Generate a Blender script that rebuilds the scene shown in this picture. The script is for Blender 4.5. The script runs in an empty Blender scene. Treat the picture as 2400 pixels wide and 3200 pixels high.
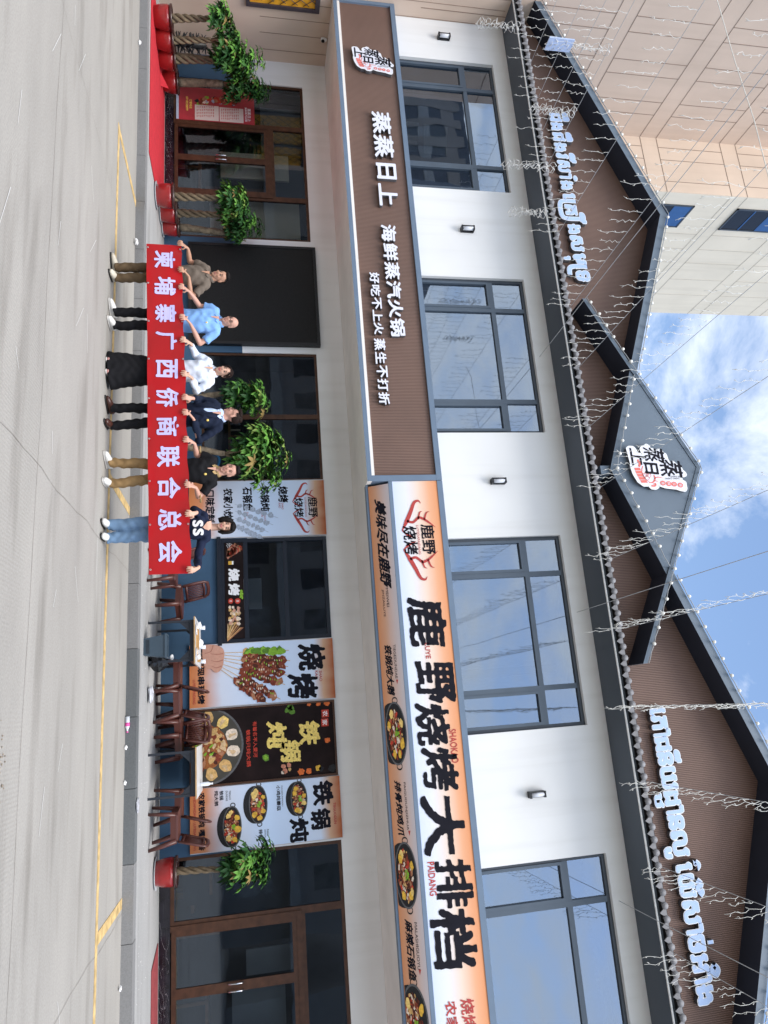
import bpy, bmesh, math, random
import numpy as np
from math import sin, cos, pi, radians, sqrt, atan2
from mathutils import Vector, Matrix, geometry
SC = bpy.context.scene
COL = SC.collection
rnd = random.Random(7)

# ------------------------------------------------------------------ camera
CH = 1.72
def _axes():
    p, y, r = radians(11.0444), radians(15.4517), radians(-1.39419)
    f = np.array([-sin(y)*cos(p), cos(y)*cos(p), sin(p)])
    rt = np.array([cos(y), sin(y), 0]); up = np.cross(rt, f)
    c, s = cos(r), sin(r)
    return c*rt + s*up, -s*rt + c*up, f
AX, BX, FX = _axes()
cam = bpy.data.cameras.new('camera')
cam.sensor_fit = 'VERTICAL'; cam.sensor_height = 36.0; cam.lens = 2219/3200*36
cam.clip_end = 500; cam.clip_start = 0.05
camo = bpy.data.objects.new('camera', cam); COL.objects.link(camo)
M = Matrix.Identity(4)
for i in range(3):          # the phone was held on its side: picture right is up
    M[i][0] = BX[i]; M[i][1] = -AX[i]; M[i][2] = -FX[i]
M[2][3] = CH
camo.matrix_world = M
SC.camera = camo

# ------------------------------------------------------------------ light
SUN_EL, SUN_AZ = radians(58), radians(150)     # azimuth clockwise from +Y
w = bpy.data.worlds.new("World"); SC.world = w; w.use_nodes = True
nt = w.node_tree; N = nt.nodes; L = nt.links
N.clear()
out = N.new('ShaderNodeOutputWorld')
sky = N.new('ShaderNodeTexSky'); sky.sky_type = 'NISHITA'; sky.sun_disc = False
sky.sun_elevation = SUN_EL; sky.sun_rotation = SUN_AZ
sky.air_density = 1.2; sky.dust_density = 1.6; sky.ozone_density = 2.2
bg = N.new('ShaderNodeBackground'); bg.inputs[1].default_value = 0.135
L.new(sky.outputs[0], bg.inputs[0])
tc = N.new('ShaderNodeTexCoord')
sep = N.new('ShaderNodeSeparateXYZ'); L.new(tc.outputs['Generated'], sep.inputs[0])
def mth(op, a, b=None, clamp=False):
    n = N.new('ShaderNodeMath'); n.operation = op; n.use_clamp = clamp
    for i, v in enumerate((a, b)):
        if v is None: continue
        if isinstance(v, (int, float)): n.inputs[i].default_value = v
        else: L.new(v, n.inputs[i])
    return n.outputs[0]
zz = mth('ADD', mth('MAXIMUM', sep.outputs[2], 0.0), 0.25)
cmb = N.new('ShaderNodeCombineXYZ')
L.new(mth('DIVIDE', sep.outputs[0], zz), cmb.inputs[0]); L.new(mth('DIVIDE', sep.outputs[1], zz), cmb.inputs[1])
cmb.inputs[2].default_value = 3.7
nz = N.new('ShaderNodeTexNoise'); nz.inputs['Scale'].default_value = 4.2; nz.inputs['Detail'].default_value = 7
nz.inputs['Roughness'].default_value = 0.62; nz.inputs['Distortion'].default_value = 0.25
L.new(cmb.outputs[0], nz.inputs['Vector'])
# cloud bank: denser to the left (-X) and overhead behind the camera
bias = mth('ADD', mth('MULTIPLY', sep.outputs[0], -0.19), mth('MULTIPLY', sep.outputs[1], -0.10))
cov = mth('ADD', nz.outputs['Fac'], bias)
rmp = N.new('ShaderNodeValToRGB'); L.new(cov, rmp.inputs[0])
rmp.color_ramp.elements[0].position = 0.40; rmp.color_ramp.elements[1].position = 0.74
rmp.color_ramp.elements[0].color = (0, 0, 0, 1); rmp.color_ramp.elements[1].color = (1, 1, 1, 1)
bgc = N.new('ShaderNodeBackground'); bgc.inputs[0].default_value = (0.93, 0.96, 1.0, 1); bgc.inputs[1].default_value = 0.80
mixw = N.new('ShaderNodeMixShader'); L.new(rmp.outputs[0], mixw.inputs[0])
L.new(bg.outputs[0], mixw.inputs[1]); L.new(bgc.outputs[0], mixw.inputs[2])
L.new(mixw.outputs[0], out.inputs[0])
sl = bpy.data.lights.new('sun', 'SUN'); sl.energy = 1.5; sl.angle = radians(30); sl.color = (1, 0.96, 0.9)
slo = bpy.data.objects.new('sun', sl); COL.objects.link(slo)
sd = Vector((sin(SUN_AZ)*cos(SUN_EL), cos(SUN_AZ)*cos(SUN_EL), sin(SUN_EL)))
slo.rotation_euler = (-sd).to_track_quat('-Z', 'Y').to_euler()
SC.view_settings.view_transform = 'Standard'; SC.view_settings.look = 'None'
SC.view_settings.exposure = 1.03; SC.view_settings.gamma = 1.0
SC.cycles.max_bounces = 8; SC.cycles.transparent_max_bounces = 12; SC.cycles.caustics_reflective = False
SC.cycles.use_denoising = True

# ------------------------------------------------------------------ materials
MATS = {}
def lin(c):
    return tuple(((v/255)/12.92 if v/255 <= 0.04045 else ((v/255+0.055)/1.055)**2.4) for v in c)
def mat(name, col, rough=0.7, var=0.12, scale=6.0, bump=0.0, bscale=60.0, metal=0.0, spec=0.4, coat=0.0, detail=4.0, streak=0.0, glow=0.0):
    if name in MATS: return MATS[name]
    m = bpy.data.materials.new(name); m.use_nodes = True
    n = m.node_tree.nodes; l = m.node_tree.links; b = n['Principled BSDF']
    b.inputs['Roughness'].default_value = rough; b.inputs['Metallic'].default_value = metal
    b.inputs['Specular IOR Level'].default_value = spec; b.inputs['Coat Weight'].default_value = coat
    t = n.new('ShaderNodeTexCoord')
    nn = n.new('ShaderNodeTexNoise'); nn.inputs['Scale'].default_value = scale; nn.inputs['Detail'].default_value = detail
    l.new(t.outputs['Object'], nn.inputs['Vector'])
    r = n.new('ShaderNodeValToRGB'); l.new(nn.outputs['Fac'], r.inputs[0])
    r.color_ramp.elements[0].position = 0.3; r.color_ramp.elements[1].position = 0.7
    r.color_ramp.elements[0].color = tuple(v*(1-var) for v in col) + (1,)
    r.color_ramp.elements[1].color = tuple(min(1, v*(1+var)) for v in col) + (1,)
    last = r.outputs[0]
    if streak:                  # run-down dirt streaks
        mp = n.new('ShaderNodeMapping'); mp.inputs['Scale'].default_value = (2.6, 2.6, 0.16); l.new(t.outputs['Object'], mp.inputs[0])
        n3 = n.new('ShaderNodeTexNoise'); n3.inputs['Scale'].default_value = 1.6; n3.inputs['Detail'].default_value = 7; l.new(mp.outputs[0], n3.inputs['Vector'])
        r3 = n.new('ShaderNodeValToRGB'); l.new(n3.outputs['Fac'], r3.inputs[0]); r3.color_ramp.elements[0].position = 0.5; r3.color_ramp.elements[1].position = 0.85
        r3.color_ramp.elements[0].color = (1,1,1,1); r3.color_ramp.elements[1].color = (1-streak,1-streak*1.05,1-streak*1.15,1)
        m3 = n.new('ShaderNodeMixRGB'); m3.blend_type = 'MULTIPLY'; m3.inputs[0].default_value = 1; l.new(last, m3.inputs[1]); l.new(r3.outputs[0], m3.inputs[2]); last = m3.outputs[0]
    l.new(last, b.inputs['Base Color'])
    if glow: l.new(last, b.inputs['Emission Color']); b.inputs['Emission Strength'].default_value = glow
    if bump:
        n2 = n.new('ShaderNodeTexNoise'); n2.inputs['Scale'].default_value = bscale; n2.inputs['Detail'].default_value = 3
        l.new(t.outputs['Object'], n2.inputs['Vector'])
        bp = n.new('ShaderNodeBump'); bp.inputs['Strength'].default_value = bump; bp.inputs['Distance'].default_value = 0.01
        l.new(n2.outputs['Fac'], bp.inputs['Height']); l.new(bp.outputs[0], b.inputs['Normal'])
    MATS[name] = m; return m
def gradmat(name, stops, rough=0.45, axis=2):
    """printed colour gradient of a poster sheet, along its own height"""
    m = bpy.data.materials.new(name); m.use_nodes = True
    n = m.node_tree.nodes; l = m.node_tree.links; b = n['Principled BSDF']; b.inputs['Roughness'].default_value = rough; b.inputs['Specular IOR Level'].default_value = 0.2
    t = n.new('ShaderNodeTexCoord'); s = n.new('ShaderNodeSeparateXYZ'); l.new(t.outputs['Generated'], s.inputs[0])
    no = n.new('ShaderNodeTexNoise'); no.inputs['Scale'].default_value = 3; l.new(t.outputs['Generated'], no.inputs['Vector'])
    ma = n.new('ShaderNodeMath'); ma.operation = 'MULTIPLY_ADD'; ma.inputs[1].default_value = 0.08
    l.new(no.outputs['Fac'], ma.inputs[0]); l.new(s.outputs[axis], ma.inputs[2])
    m2 = n.new('ShaderNodeMath'); m2.operation = 'SUBTRACT'; m2.inputs[1].default_value = 0.04; l.new(ma.outputs[0], m2.inputs[0])
    r = n.new('ShaderNodeValToRGB'); l.new(m2.outputs[0], r.inputs[0])
    e = r.color_ramp.elements
    while len(e) < len(stops): e.new(0.5)
    for i, (p, c) in enumerate(stops): e[i].position = p; e[i].color = tuple(c) + (1,)
    l.new(r.outputs[0], b.inputs['Base Color']); MATS[name] = m; return m
def ribmat(name, c1, c2, period, rough=0.6):
    """grooved cladding: fine ribs along x"""
    m = bpy.data.materials.new(name); m.use_nodes = True
    n = m.node_tree.nodes; l = m.node_tree.links; b = n['Principled BSDF']; b.inputs['Roughness'].default_value = rough
    t = n.new('ShaderNodeTexCoord'); wv = n.new('ShaderNodeTexWave'); wv.wave_type = 'BANDS'; wv.bands_direction = 'X'
    wv.inputs['Scale'].default_value = 0.314159/period; wv.inputs['Distortion'].default_value = 0
    l.new(t.outputs['Object'], wv.inputs['Vector'])
    r = n.new('ShaderNodeValToRGB'); l.new(wv.outputs['Fac'], r.inputs[0])
    r.color_ramp.elements[0].position = 0.15; r.color_ramp.elements[1].position = 0.5
    r.color_ramp.elements[0].color = c1 + (1,); r.color_ramp.elements[1].color = c2 + (1,)
    no = n.new('ShaderNodeTexNoise'); no.inputs['Scale'].default_value = 1.3; no.inputs['Detail'].default_value = 5
    l.new(t.outputs['Object'], no.inputs['Vector'])
    mx = n.new('ShaderNodeMixRGB'); mx.blend_type = 'MULTIPLY'; mx.inputs[0].default_value = 0.35
    l.new(r.outputs[0], mx.inputs[1]); l.new(no.outputs['Color'], mx.inputs[2])
    r2 = n.new('ShaderNodeValToRGB'); l.new(no.outputs['Fac'], r2.inputs[0])
    r2.color_ramp.elements[0].color = (0.75, 0.75, 0.75, 1); r2.color_ramp.elements[1].color = (1.15, 1.12, 1.1, 1)
    l.new(r2.outputs[0], mx.inputs[2]); mx.inputs[0].default_value = 1.0
    l.new(mx.outputs[0], b.inputs['Base Color'])
    bp = n.new('ShaderNodeBump'); bp.inputs['Strength'].default_value = 0.6; bp.inputs['Distance'].default_value = 0.008
    l.new(wv.outputs['Fac'], bp.inputs['Height']); l.new(bp.outputs[0], b.inputs['Normal'])
    MATS[name] = m; return m
def glassmat(name, tint, fac, dark=0.0):
    m = bpy.data.materials.new(name); m.use_nodes = True
    n = m.node_tree.nodes; l = m.node_tree.links; n.clear()
    o = n.new('ShaderNodeOutputMaterial'); tr = n.new('ShaderNodeBsdfTransparent'); tr.inputs[0].default_value = tint + (1,)
    g = n.new('ShaderNodeBsdfGlossy'); g.inputs['Roughness'].default_value = 0.015; g.inputs[0].default_value = (0.66, 0.77, 0.92, 1)
    lw = n.new('ShaderNodeLayerWeight'); lw.inputs[0].default_value = 0.25
    ma = n.new('ShaderNodeMath'); ma.operation = 'MULTIPLY_ADD'; ma.inputs[1].default_value = 0.8; ma.inputs[2].default_value = fac; ma.use_clamp = True
    l.new(lw.outputs['Fresnel'], ma.inputs[0])
    t = n.new('ShaderNodeTexCoord'); no = n.new('ShaderNodeTexNoise'); no.inputs['Scale'].default_value = 0.9
    l.new(t.outputs['Object'], no.inputs['Vector'])
    bp = n.new('ShaderNodeBump'); bp.inputs['Strength'].default_value = 0.03; bp.inputs['Distance'].default_value = 0.1
    l.new(no.outputs['Fac'], bp.inputs['Height']); l.new(bp.outputs[0], g.inputs['Normal'])
    mx = n.new('ShaderNodeMixShader'); l.new(ma.outputs[0], mx.inputs[0]); l.new(tr.outputs[0], mx.inputs[1]); l.new(g.outputs[0], mx.inputs[2])
    l.new(mx.outputs[0], o.inputs[0]); MATS[name] = m; return m

# ------------------------------------------------------------------ mesh helpers
class MB:
    def __init__(s): s.v = []; s.f = []; s.mi = []; s.mats = []; s.sm = []
    def m(s, material):
        if material not in s.mats: s.mats.append(material)
        return s.mats.index(material)
    def add(s, vs, fs, material, smooth=False):
        o = len(s.v); s.v.extend(tuple(map(float, q)) for q in vs); k = s.m(material)
        for f in fs: s.f.append(tuple(i+o for i in f)); s.mi.append(k); s.sm.append(smooth)
        return s
    def box(s, x0, x1, y0, y1, z0, z1, material):
        vs = [(x0,y0,z0),(x1,y0,z0),(x1,y1,z0),(x0,y1,z0),(x0,y0,z1),(x1,y0,z1),(x1,y1,z1),(x0,y1,z1)]
        return s.add(vs, [(0,3,2,1),(4,5,6,7),(0,1,5,4),(1,2,6,5),(2,3,7,6),(3,0,4,7)], material)
    def quad(s, a, b, c, d, material): return s.add([a,b,c,d], [(0,1,2,3)], material)
    def prism(s, pts, y0, y1, material, back=None):
        """outline of (x, z) points extruded from y0 to y1"""
        n = len(pts); vs = [(x,y0,z) for x,z in pts] + [(x,y1,z) for x,z in pts]
        tris = geometry.tessellate_polygon([[Vector((x,z,0)) for x,z in pts]])
        fs = [tuple(t) for t in tris] + [tuple(i+n for i in reversed(t)) for t in tris]
        s.add(vs, fs, material)
        return s.add(vs, [(i,(i+1)%n,(i+1)%n+n,i+n) for i in range(n)], back or material)
    def poly(s, loops, fr, material, d0=0.0, d1=None, side=None):
        """flat outline loops (u,v) on frame fr(u,v,n); d1 gives thickness"""
        pts = [p for lp in loops for p in lp]
        tris = geometry.tessellate_polygon([[Vector((u,v,0)) for u,v in lp] for lp in loops])
        s.add([fr(u,v,d0) for u,v in pts], [tuple(t) for t in tris], material)
        if d1 is not None:
            k = 0
            for lp in loops:
                n = len(lp); vs = [fr(u,v,d0) for u,v in lp] + [fr(u,v,d1) for u,v in lp]
                s.add(vs, [(i,(i+1)%n,(i+1)%n+n,i+n) for i in range(n)], side or material)
        return s
    def tube(s, path, rad, material, n=8, caps=True, smooth=True, flat=1.0):
        P = [Vector(p) for p in path]; R = rad if isinstance(rad, (list,tuple)) else [rad]*len(P)
        vs = []; fs = []; up = None
        for i, p in enumerate(P):
            t = (P[min(i+1,len(P)-1)] - P[max(i-1,0)])
            if t.length < 1e-9: t = Vector((0,0,1))
            t.normalize()
            if up is None: up = Vector((0,0,1)) if abs(t.z) < 0.9 else Vector((0,1,0))
            a = t.cross(up)
            if a.length < 1e-6: a = t.cross(Vector((1,0,0)))
            a.normalize(); b = a.cross(t).normalized(); up = b
            r = R[i]; ra, rb = (r if isinstance(r, tuple) else (r, r*flat))
            for k in range(n):
                th = 2*pi*k/n; vs.append(p + a*ra*cos(th) + b*rb*sin(th))
        for i in range(len(P)-1):
            for k in range(n):
                fs.append((i*n+k, i*n+(k+1)%n, (i+1)*n+(k+1)%n, (i+1)*n+k))
        if caps: fs.append(tuple(range(n-1,-1,-1))); fs.append(tuple((len(P)-1)*n+k for k in range(n)))
        return s.add(vs, fs, material, smooth)
    def lathe(s, c, prof, material, n=20, smooth=True):
        vs = []; fs = []
        for r, z in prof:
            for k in range(n): vs.append((c[0]+r*cos(2*pi*k/n), c[1]+r*sin(2*pi*k/n), c[2]+z))
        for i in range(len(prof)-1):
            for k in range(n): fs.append((i*n+k, i*n+(k+1)%n, (i+1)*n+(k+1)%n, (i+1)*n+k))
        fs.append(tuple(range(n-1,-1,-1))); fs.append(tuple((len(prof)-1)*n+k for k in range(n)))
        return s.add(vs, fs, material, smooth)
    def ball(s, c, r, material, n=10, m=7, rot=None, keep=None):
        rx, ry, rz = r if isinstance(r, tuple) else (r, r, r)
        vs = []; fs = []
        for i in range(m+1):
            ph = pi*i/m
            for k in range(n):
                th = 2*pi*k/n; d = Vector((sin(ph)*cos(th), sin(ph)*sin(th), cos(ph)))
                q = Vector((d.x*rx, d.y*ry, d.z*rz))
                if rot is not None: q = rot @ q
                vs.append((c[0]+q.x, c[1]+q.y, c[2]+q.z))
        for i in range(m):
            for k in range(n):
                if keep is not None:
                    ph = pi*(i+0.5)/m; th = 2*pi*(k+0.5)/n
                    if not keep(sin(ph)*cos(th), sin(ph)*sin(th), cos(ph)): continue
                fs.append((i*n+k, (i+1)*n+k, (i+1)*n+(k+1)%n, i*n+(k+1)%n))
        return s.add(vs, fs, material, True)
    def build(s, name, parent=None, rel=True, **props):
        o = root_loc(parent) if (parent is not None and rel) else Vector((0,0,0))
        me = bpy.data.meshes.new(name)
        me.from_pydata([(v[0]-o.x, v[1]-o.y, v[2]-o.z) for v in s.v], [], s.f)
        for q in s.mats: me.materials.append(q)
        me.polygons.foreach_set('material_index', s.mi); me.polygons.foreach_set('use_smooth', s.sm)
        me.update()
        ob = bpy.data.objects.new(name, me); COL.objects.link(ob)
        if parent is not None: ob.parent = parent
        for k, v in props.items(): ob[k] = v
        return ob
def root_loc(o):
    while o.parent is not None: o = o.parent
    return Vector(o.location)
def thing(name, label, cat, loc=(0,0,0), rz=0.0, group=None):
    o = bpy.data.objects.new(name, None); COL.objects.link(o)
    o.empty_display_size = 0.1
    o.location = loc; o.rotation_euler = (0,0,rz); o['label'] = label; o['category'] = cat
    if group: o['group'] = group
    return o
def struct(mb, name): return mb.build(name, kind='structure')
def dup(o, parent=None):
    c = o.copy(); COL.objects.link(c)
    if parent is not None: c.parent = parent
    for ch in list(o.children): dup(ch, c)
    return c
def XZ(Y, sgn=-1):            # frame on a wall plane facing the street; n goes towards the street
    return lambda u, v, n: (u, Y - n, v)

# ------------------------------------------------------------------ lettering: outlines taken from the built-in font, thickened on a small raster
_tc = {}
def text_tris(s):
    if s in _tc: return _tc[s]
    c = bpy.data.curves.new('lettering', 'FONT'); c.body = s; c.size = 1.0; c.resolution_u = 3
    o = bpy.data.objects.new('lettering', c)
    me = o.to_mesh()
    v = np.array([(q.co.x, q.co.y) for q in me.vertices]).reshape(-1, 2)
    me.calc_loop_triangles()
    t = np.array([tuple(q.vertices) for q in me.loop_triangles], int).reshape(-1, 3)
    o.to_mesh_clear(); bpy.data.objects.remove(o); bpy.data.curves.remove(c)
    _tc[s] = (v, t); return _tc[s]
def blur(a, sg):
    r = max(1, int(3*sg)); k = np.exp(-0.5*(np.arange(-r, r+1)/sg)**2); k /= k.sum()
    a = np.apply_along_axis(lambda q: np.convolve(q, k, 'same'), 0, a)
    return np.apply_along_axis(lambda q: np.convolve(q, k, 'same'), 1, a)
def raster(v, t, R):
    pad = 8; mn = v.min(0); mx = v.max(0)
    W, H = (np.ceil((mx-mn)*R).astype(int) + 2*pad)
    a = np.zeros((H, W)); p = (v-mn)*R + pad
    for tri in t:
        A, B, C_ = p[tri]
        x0, y0 = np.floor(np.minimum(np.minimum(A,B),C_)).astype(int); x1, y1 = np.ceil(np.maximum(np.maximum(A,B),C_)).astype(int)
        d = (B[0]-A[0])*(C_[1]-A[1]) - (B[1]-A[1])*(C_[0]-A[0])
        if abs(d) < 1e-9: continue
        gx, gy = np.meshgrid(np.arange(x0, x1+1), np.arange(y0, y1+1))
        w1 = ((gx-A[0])*(C_[1]-A[1]) - (gy-A[1])*(C_[0]-A[0]))/d
        w2 = ((B[0]-A[0])*(gy-A[1]) - (B[1]-A[1])*(gx-A[0]))/d
        ins = (w1 >= -1e-6) & (w2 >= -1e-6) & (w1+w2 <= 1+1e-6)
        yy = np.clip(gy, 0, H-1); xx = np.clip(gx, 0, W-1)
        a[yy[ins], xx[ins]] = 1
    return a, mn, pad
def contours(a, lv):
    H, W = a.shape; seg = {}
    b = a > lv
    code = b[:-1,:-1]*1 + b[:-1,1:]*2 + b[1:,1:]*4 + b[1:,:-1]*8
    ys, xs = np.nonzero((code > 0) & (code < 15))
    T = {1:[(3,0)],2:[(0,1)],3:[(3,1)],4:[(1,2)],5:[(3,2),(1,0)],6:[(0,2)],7:[(3,2)],8:[(2,3)],9:[(2,0)],10:[(0,3),(2,1)],11:[(2,1)],12:[(1,3)],13:[(1,0)],14:[(0,3)]}
    def pt(y, x, e):
        if e == 0: k = (y,x,0); p0, p1 = a[y,x], a[y,x+1]; return k, (x+(lv-p0)/(p1-p0), y)
        if e == 2: k = (y+1,x,0); p0, p1 = a[y+1,x], a[y+1,x+1]; return k, (x+(lv-p0)/(p1-p0), y+1)
        if e == 3: k = (y,x,1); p0, p1 = a[y,x], a[y+1,x]; return k, (x, y+(lv-p0)/(p1-p0))
        k = (y,x+1,1); p0, p1 = a[y,x+1], a[y+1,x+1]; return k, (x+1, y+(lv-p0)/(p1-p0))
    P = {}
    for y, x in zip(ys.tolist(), xs.tolist()):
        for e0, e1 in T[int(code[y,x])]:
            k0, q0 = pt(y,x,e0); k1, q1 = pt(y,x,e1)
            P[k0] = q0; P[k1] = q1; seg[k0] = k1
    loops = []
    while seg:
        k0 = next(iter(seg)); lp = []; k = k0
        while k in seg: lp.append(P[k]); k = seg.pop(k)
        if len(lp) >= 4: loops.append(lp)
    return loops
def simplify(lp, tol):
    if len(lp) < 8: return lp
    P = np.array(lp)
    def rec(i, j):
        if j <= i+1: return []
        d = P[j]-P[i]; n = np.hypot(*d)
        q = P[i+1:j]-P[i]
        dist = np.abs(q[:,0]*d[1]-q[:,1]*d[0])/n if n > 1e-9 else np.hypot(q[:,0], q[:,1])
        m = int(dist.argmax())
        if dist[m] < tol: return []
        m += i+1
        return rec(i, m) + [m] + rec(m, j)
    n = len(lp); h = n//2
    idx = [0] + rec(0, h) + [h] + rec(h, n-1)
    out_ = [lp[i] for i in idx]
    return out_ if len(out_) >= 3 else lp
_bc = {}
def text_loops(s, bold=0.03, R=64, rough=0.0, seed=1):
    key = (s, bold, R, rough, seed)
    if key in _bc: return _bc[key]
    v, t = text_tris(s)
    a, mn, pad = raster(v, t, R)
    b = a; r = bold*R
    if r >= 1:                     # grow the strokes
        k = int(r); acc = a.copy()
        for dy in range(-k, k+1):
            for dx in range(-k, k+1):
                if dx*dx+dy*dy <= r*r: acc = np.maximum(acc, np.roll(np.roll(a, dy, 0), dx, 1))
        b = acc
    b = blur(b, 0.9)
    if rough:
        g = np.random.RandomState(seed).randn(*b.shape); b = b + blur(g, 1.6)*rough*3.2*(b > 0.03)*(b < 0.97)
        b = blur(b, 0.5)
    loops = [simplify(l, 0.22) for l in contours(b, 0.5)]
    loops = [[((x-pad)/R+mn[0], (y-pad)/R+mn[1]) for x, y in l] for l in loops]
    def area(l): return 0.5*sum(l[i][0]*l[(i+1)%len(l)][1]-l[(i+1)%len(l)][0]*l[i][1] for i in range(len(l)))
    loops = [l for l in loops if abs(area(l)) > 4e-4]
    _bc[key] = loops; return loops
def group_loops(loops):
    """outer outlines with their holes"""
    def area(l): return 0.5*sum(l[i][0]*l[(i+1)%len(l)][1]-l[(i+1)%len(l)][0]*l[i][1] for i in range(len(l)))
    def inside(p, l):
        c = False; j = len(l)-1
        for i in range(len(l)):
            if (l[i][1] > p[1]) != (l[j][1] > p[1]) and p[0] < (l[j][0]-l[i][0])*(p[1]-l[i][1])/(l[j][1]-l[i][1])+l[i][0]: c = not c
            j = i
        return c
    A = [(abs(area(l)), l) for l in loops]; A.sort(key=lambda q: -q[0]); groups = []
    for ar, l in A:
        depth = [g for g in groups if inside(l[0], g[0]) and not any(inside(l[0], h) for h in g[1:])]
        if depth: depth[-1].append(l)
        else: groups.append([l])
    return groups
def fit(loops, x0, x1, z0, z1, shear=0.0):
    xs = [p[0] for l in loops for p in l]; ys = [p[1] for l in loops for p in l]
    ax, bx, ay, by = min(xs), max(xs), min(ys), max(ys)
    return [[(x0+(x-ax)/(bx-ax)*(x1-x0)+shear*((y-ay)/(by-ay)-0.5)*(z1-z0), z0+(y-ay)/(by-ay)*(z1-z0)) for x, y in l] for l in loops]
class Sep(MB):
    """keeps every written line as a part of its own"""
    def __init__(s): super().__init__(); s.subs = []
    def build(s, name, parent=None, **k):
        for q in s.subs: q.build(name, parent, **k)
        if s.v: return super().build(name, parent, **k)
def letters(mb, s, x0, x1, z0, z1, fr, face, n0=0.0, n1=None, side=None, bold=0.03, R=64, rough=0.0, shear=0.0, seed=1):
    """writes s into the box x0..x1, z0..z1 on frame fr; n0 is the face, n1 the back of the letter"""
    if isinstance(mb, Sep): mb.subs.append(MB()); mb = mb.subs[-1]
    lp = fit(text_loops(s, bold, R, rough, seed), x0, x1, z0, z1, shear)
    for g in group_loops(lp): mb.poly(g, fr, face, n0, n1, side)
def rect_loop(x0, x1, z0, z1): return [(x0,z0),(x1,z0),(x1,z1),(x0,z1)]
def ellipse(cx, cz, rx, rz, n=28, a0=0, a1=2*pi): return [(cx+rx*cos(a0+(a1-a0)*k/n), cz+rz*sin(a0+(a1-a0)*k/n)) for k in range(n if a1-a0 > 6.28 else n+1)]
def blob(cx, cz, r, rg, n=9, j=0.3, sx=1.0, rot=0.0):
    o = []
    for k in range(n):
        a = 2*pi*k/n; q = r*(1+rg.uniform(-j, j)); x, z = q*sx*cos(a), q*sin(a)
        o.append((cx+x*cos(rot)-z*sin(rot), cz+x*sin(rot)+z*cos(rot)))
    return o
# ================================================================== the setting
white = mat('white_render', (0.79,0.80,0.81), 0.85, 0.035, 0.7, 0.05, 90, streak=0.10)
soffw = mat('soffit_render', (0.79,0.765,0.735), 0.9, 0.06, 1.8, 0.05, 90)
dadob = mat('blue_dado_paint', (0.050,0.105,0.180), 0.65, 0.12, 1.2, 0.03, 80, spec=0.2, streak=0.12)
fram = mat('blue_grey_metal', (0.135,0.19,0.27), 0.42, 0.06, 3)
winf = mat('window_frame_metal', (0.080,0.108,0.145), 0.42, 0.06, 3)
fram2 = mat('dark_grey_frame', (0.05,0.062,0.08), 0.4, 0.08, 3)
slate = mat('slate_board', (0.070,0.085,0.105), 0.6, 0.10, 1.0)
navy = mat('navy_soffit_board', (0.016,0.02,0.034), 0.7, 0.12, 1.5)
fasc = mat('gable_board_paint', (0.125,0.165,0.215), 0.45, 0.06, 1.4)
brnm = mat('bronze_frame', (0.070,0.031,0.017), 0.42, 0.3, 8, spec=0.3)
marb = mat('black_marble', (0.012,0.011,0.016), 0.15, 0.5, 7, detail=8)
tiles = mat('eave_tile_clay', (0.20,0.20,0.215), 0.6, 0.2, 9)
blk = mat('black_gap', (0.012,0.012,0.014), 0.8, 0.1)
ribb = ribmat('brown_grooved_cladding', (0.090,0.050,0.038), (0.200,0.122,0.096), 0.03)
chalk = mat('white_line', (0.75,0.75,0.74), 0.6, 0.05)
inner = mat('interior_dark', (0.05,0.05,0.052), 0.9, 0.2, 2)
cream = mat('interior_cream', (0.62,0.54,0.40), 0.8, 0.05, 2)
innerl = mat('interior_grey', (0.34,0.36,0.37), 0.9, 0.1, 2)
cream2 = mat('pale_cream_panel', (0.85,0.74,0.52), 0.7, 0.05, 2)
curt = mat('sheer_curtain', (0.66,0.68,0.70), 0.9, 0.12, 4)
gl_up = glassmat('coated_glass', (0.46,0.52,0.58), 0.27)
gl_lo = glassmat('shop_glass', (0.66,0.69,0.71), 0.07)
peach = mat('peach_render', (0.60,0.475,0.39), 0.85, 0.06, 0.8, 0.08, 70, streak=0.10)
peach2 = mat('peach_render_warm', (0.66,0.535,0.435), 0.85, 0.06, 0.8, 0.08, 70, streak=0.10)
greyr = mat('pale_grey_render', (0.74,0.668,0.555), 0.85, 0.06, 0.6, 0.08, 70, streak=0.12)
joint = mat('panel_joint', (0.27,0.20,0.16), 0.9, 0.1)
jointg = mat('panel_joint_grey', (0.48,0.435,0.37), 0.9, 0.1)
zw = 0.15

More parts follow.
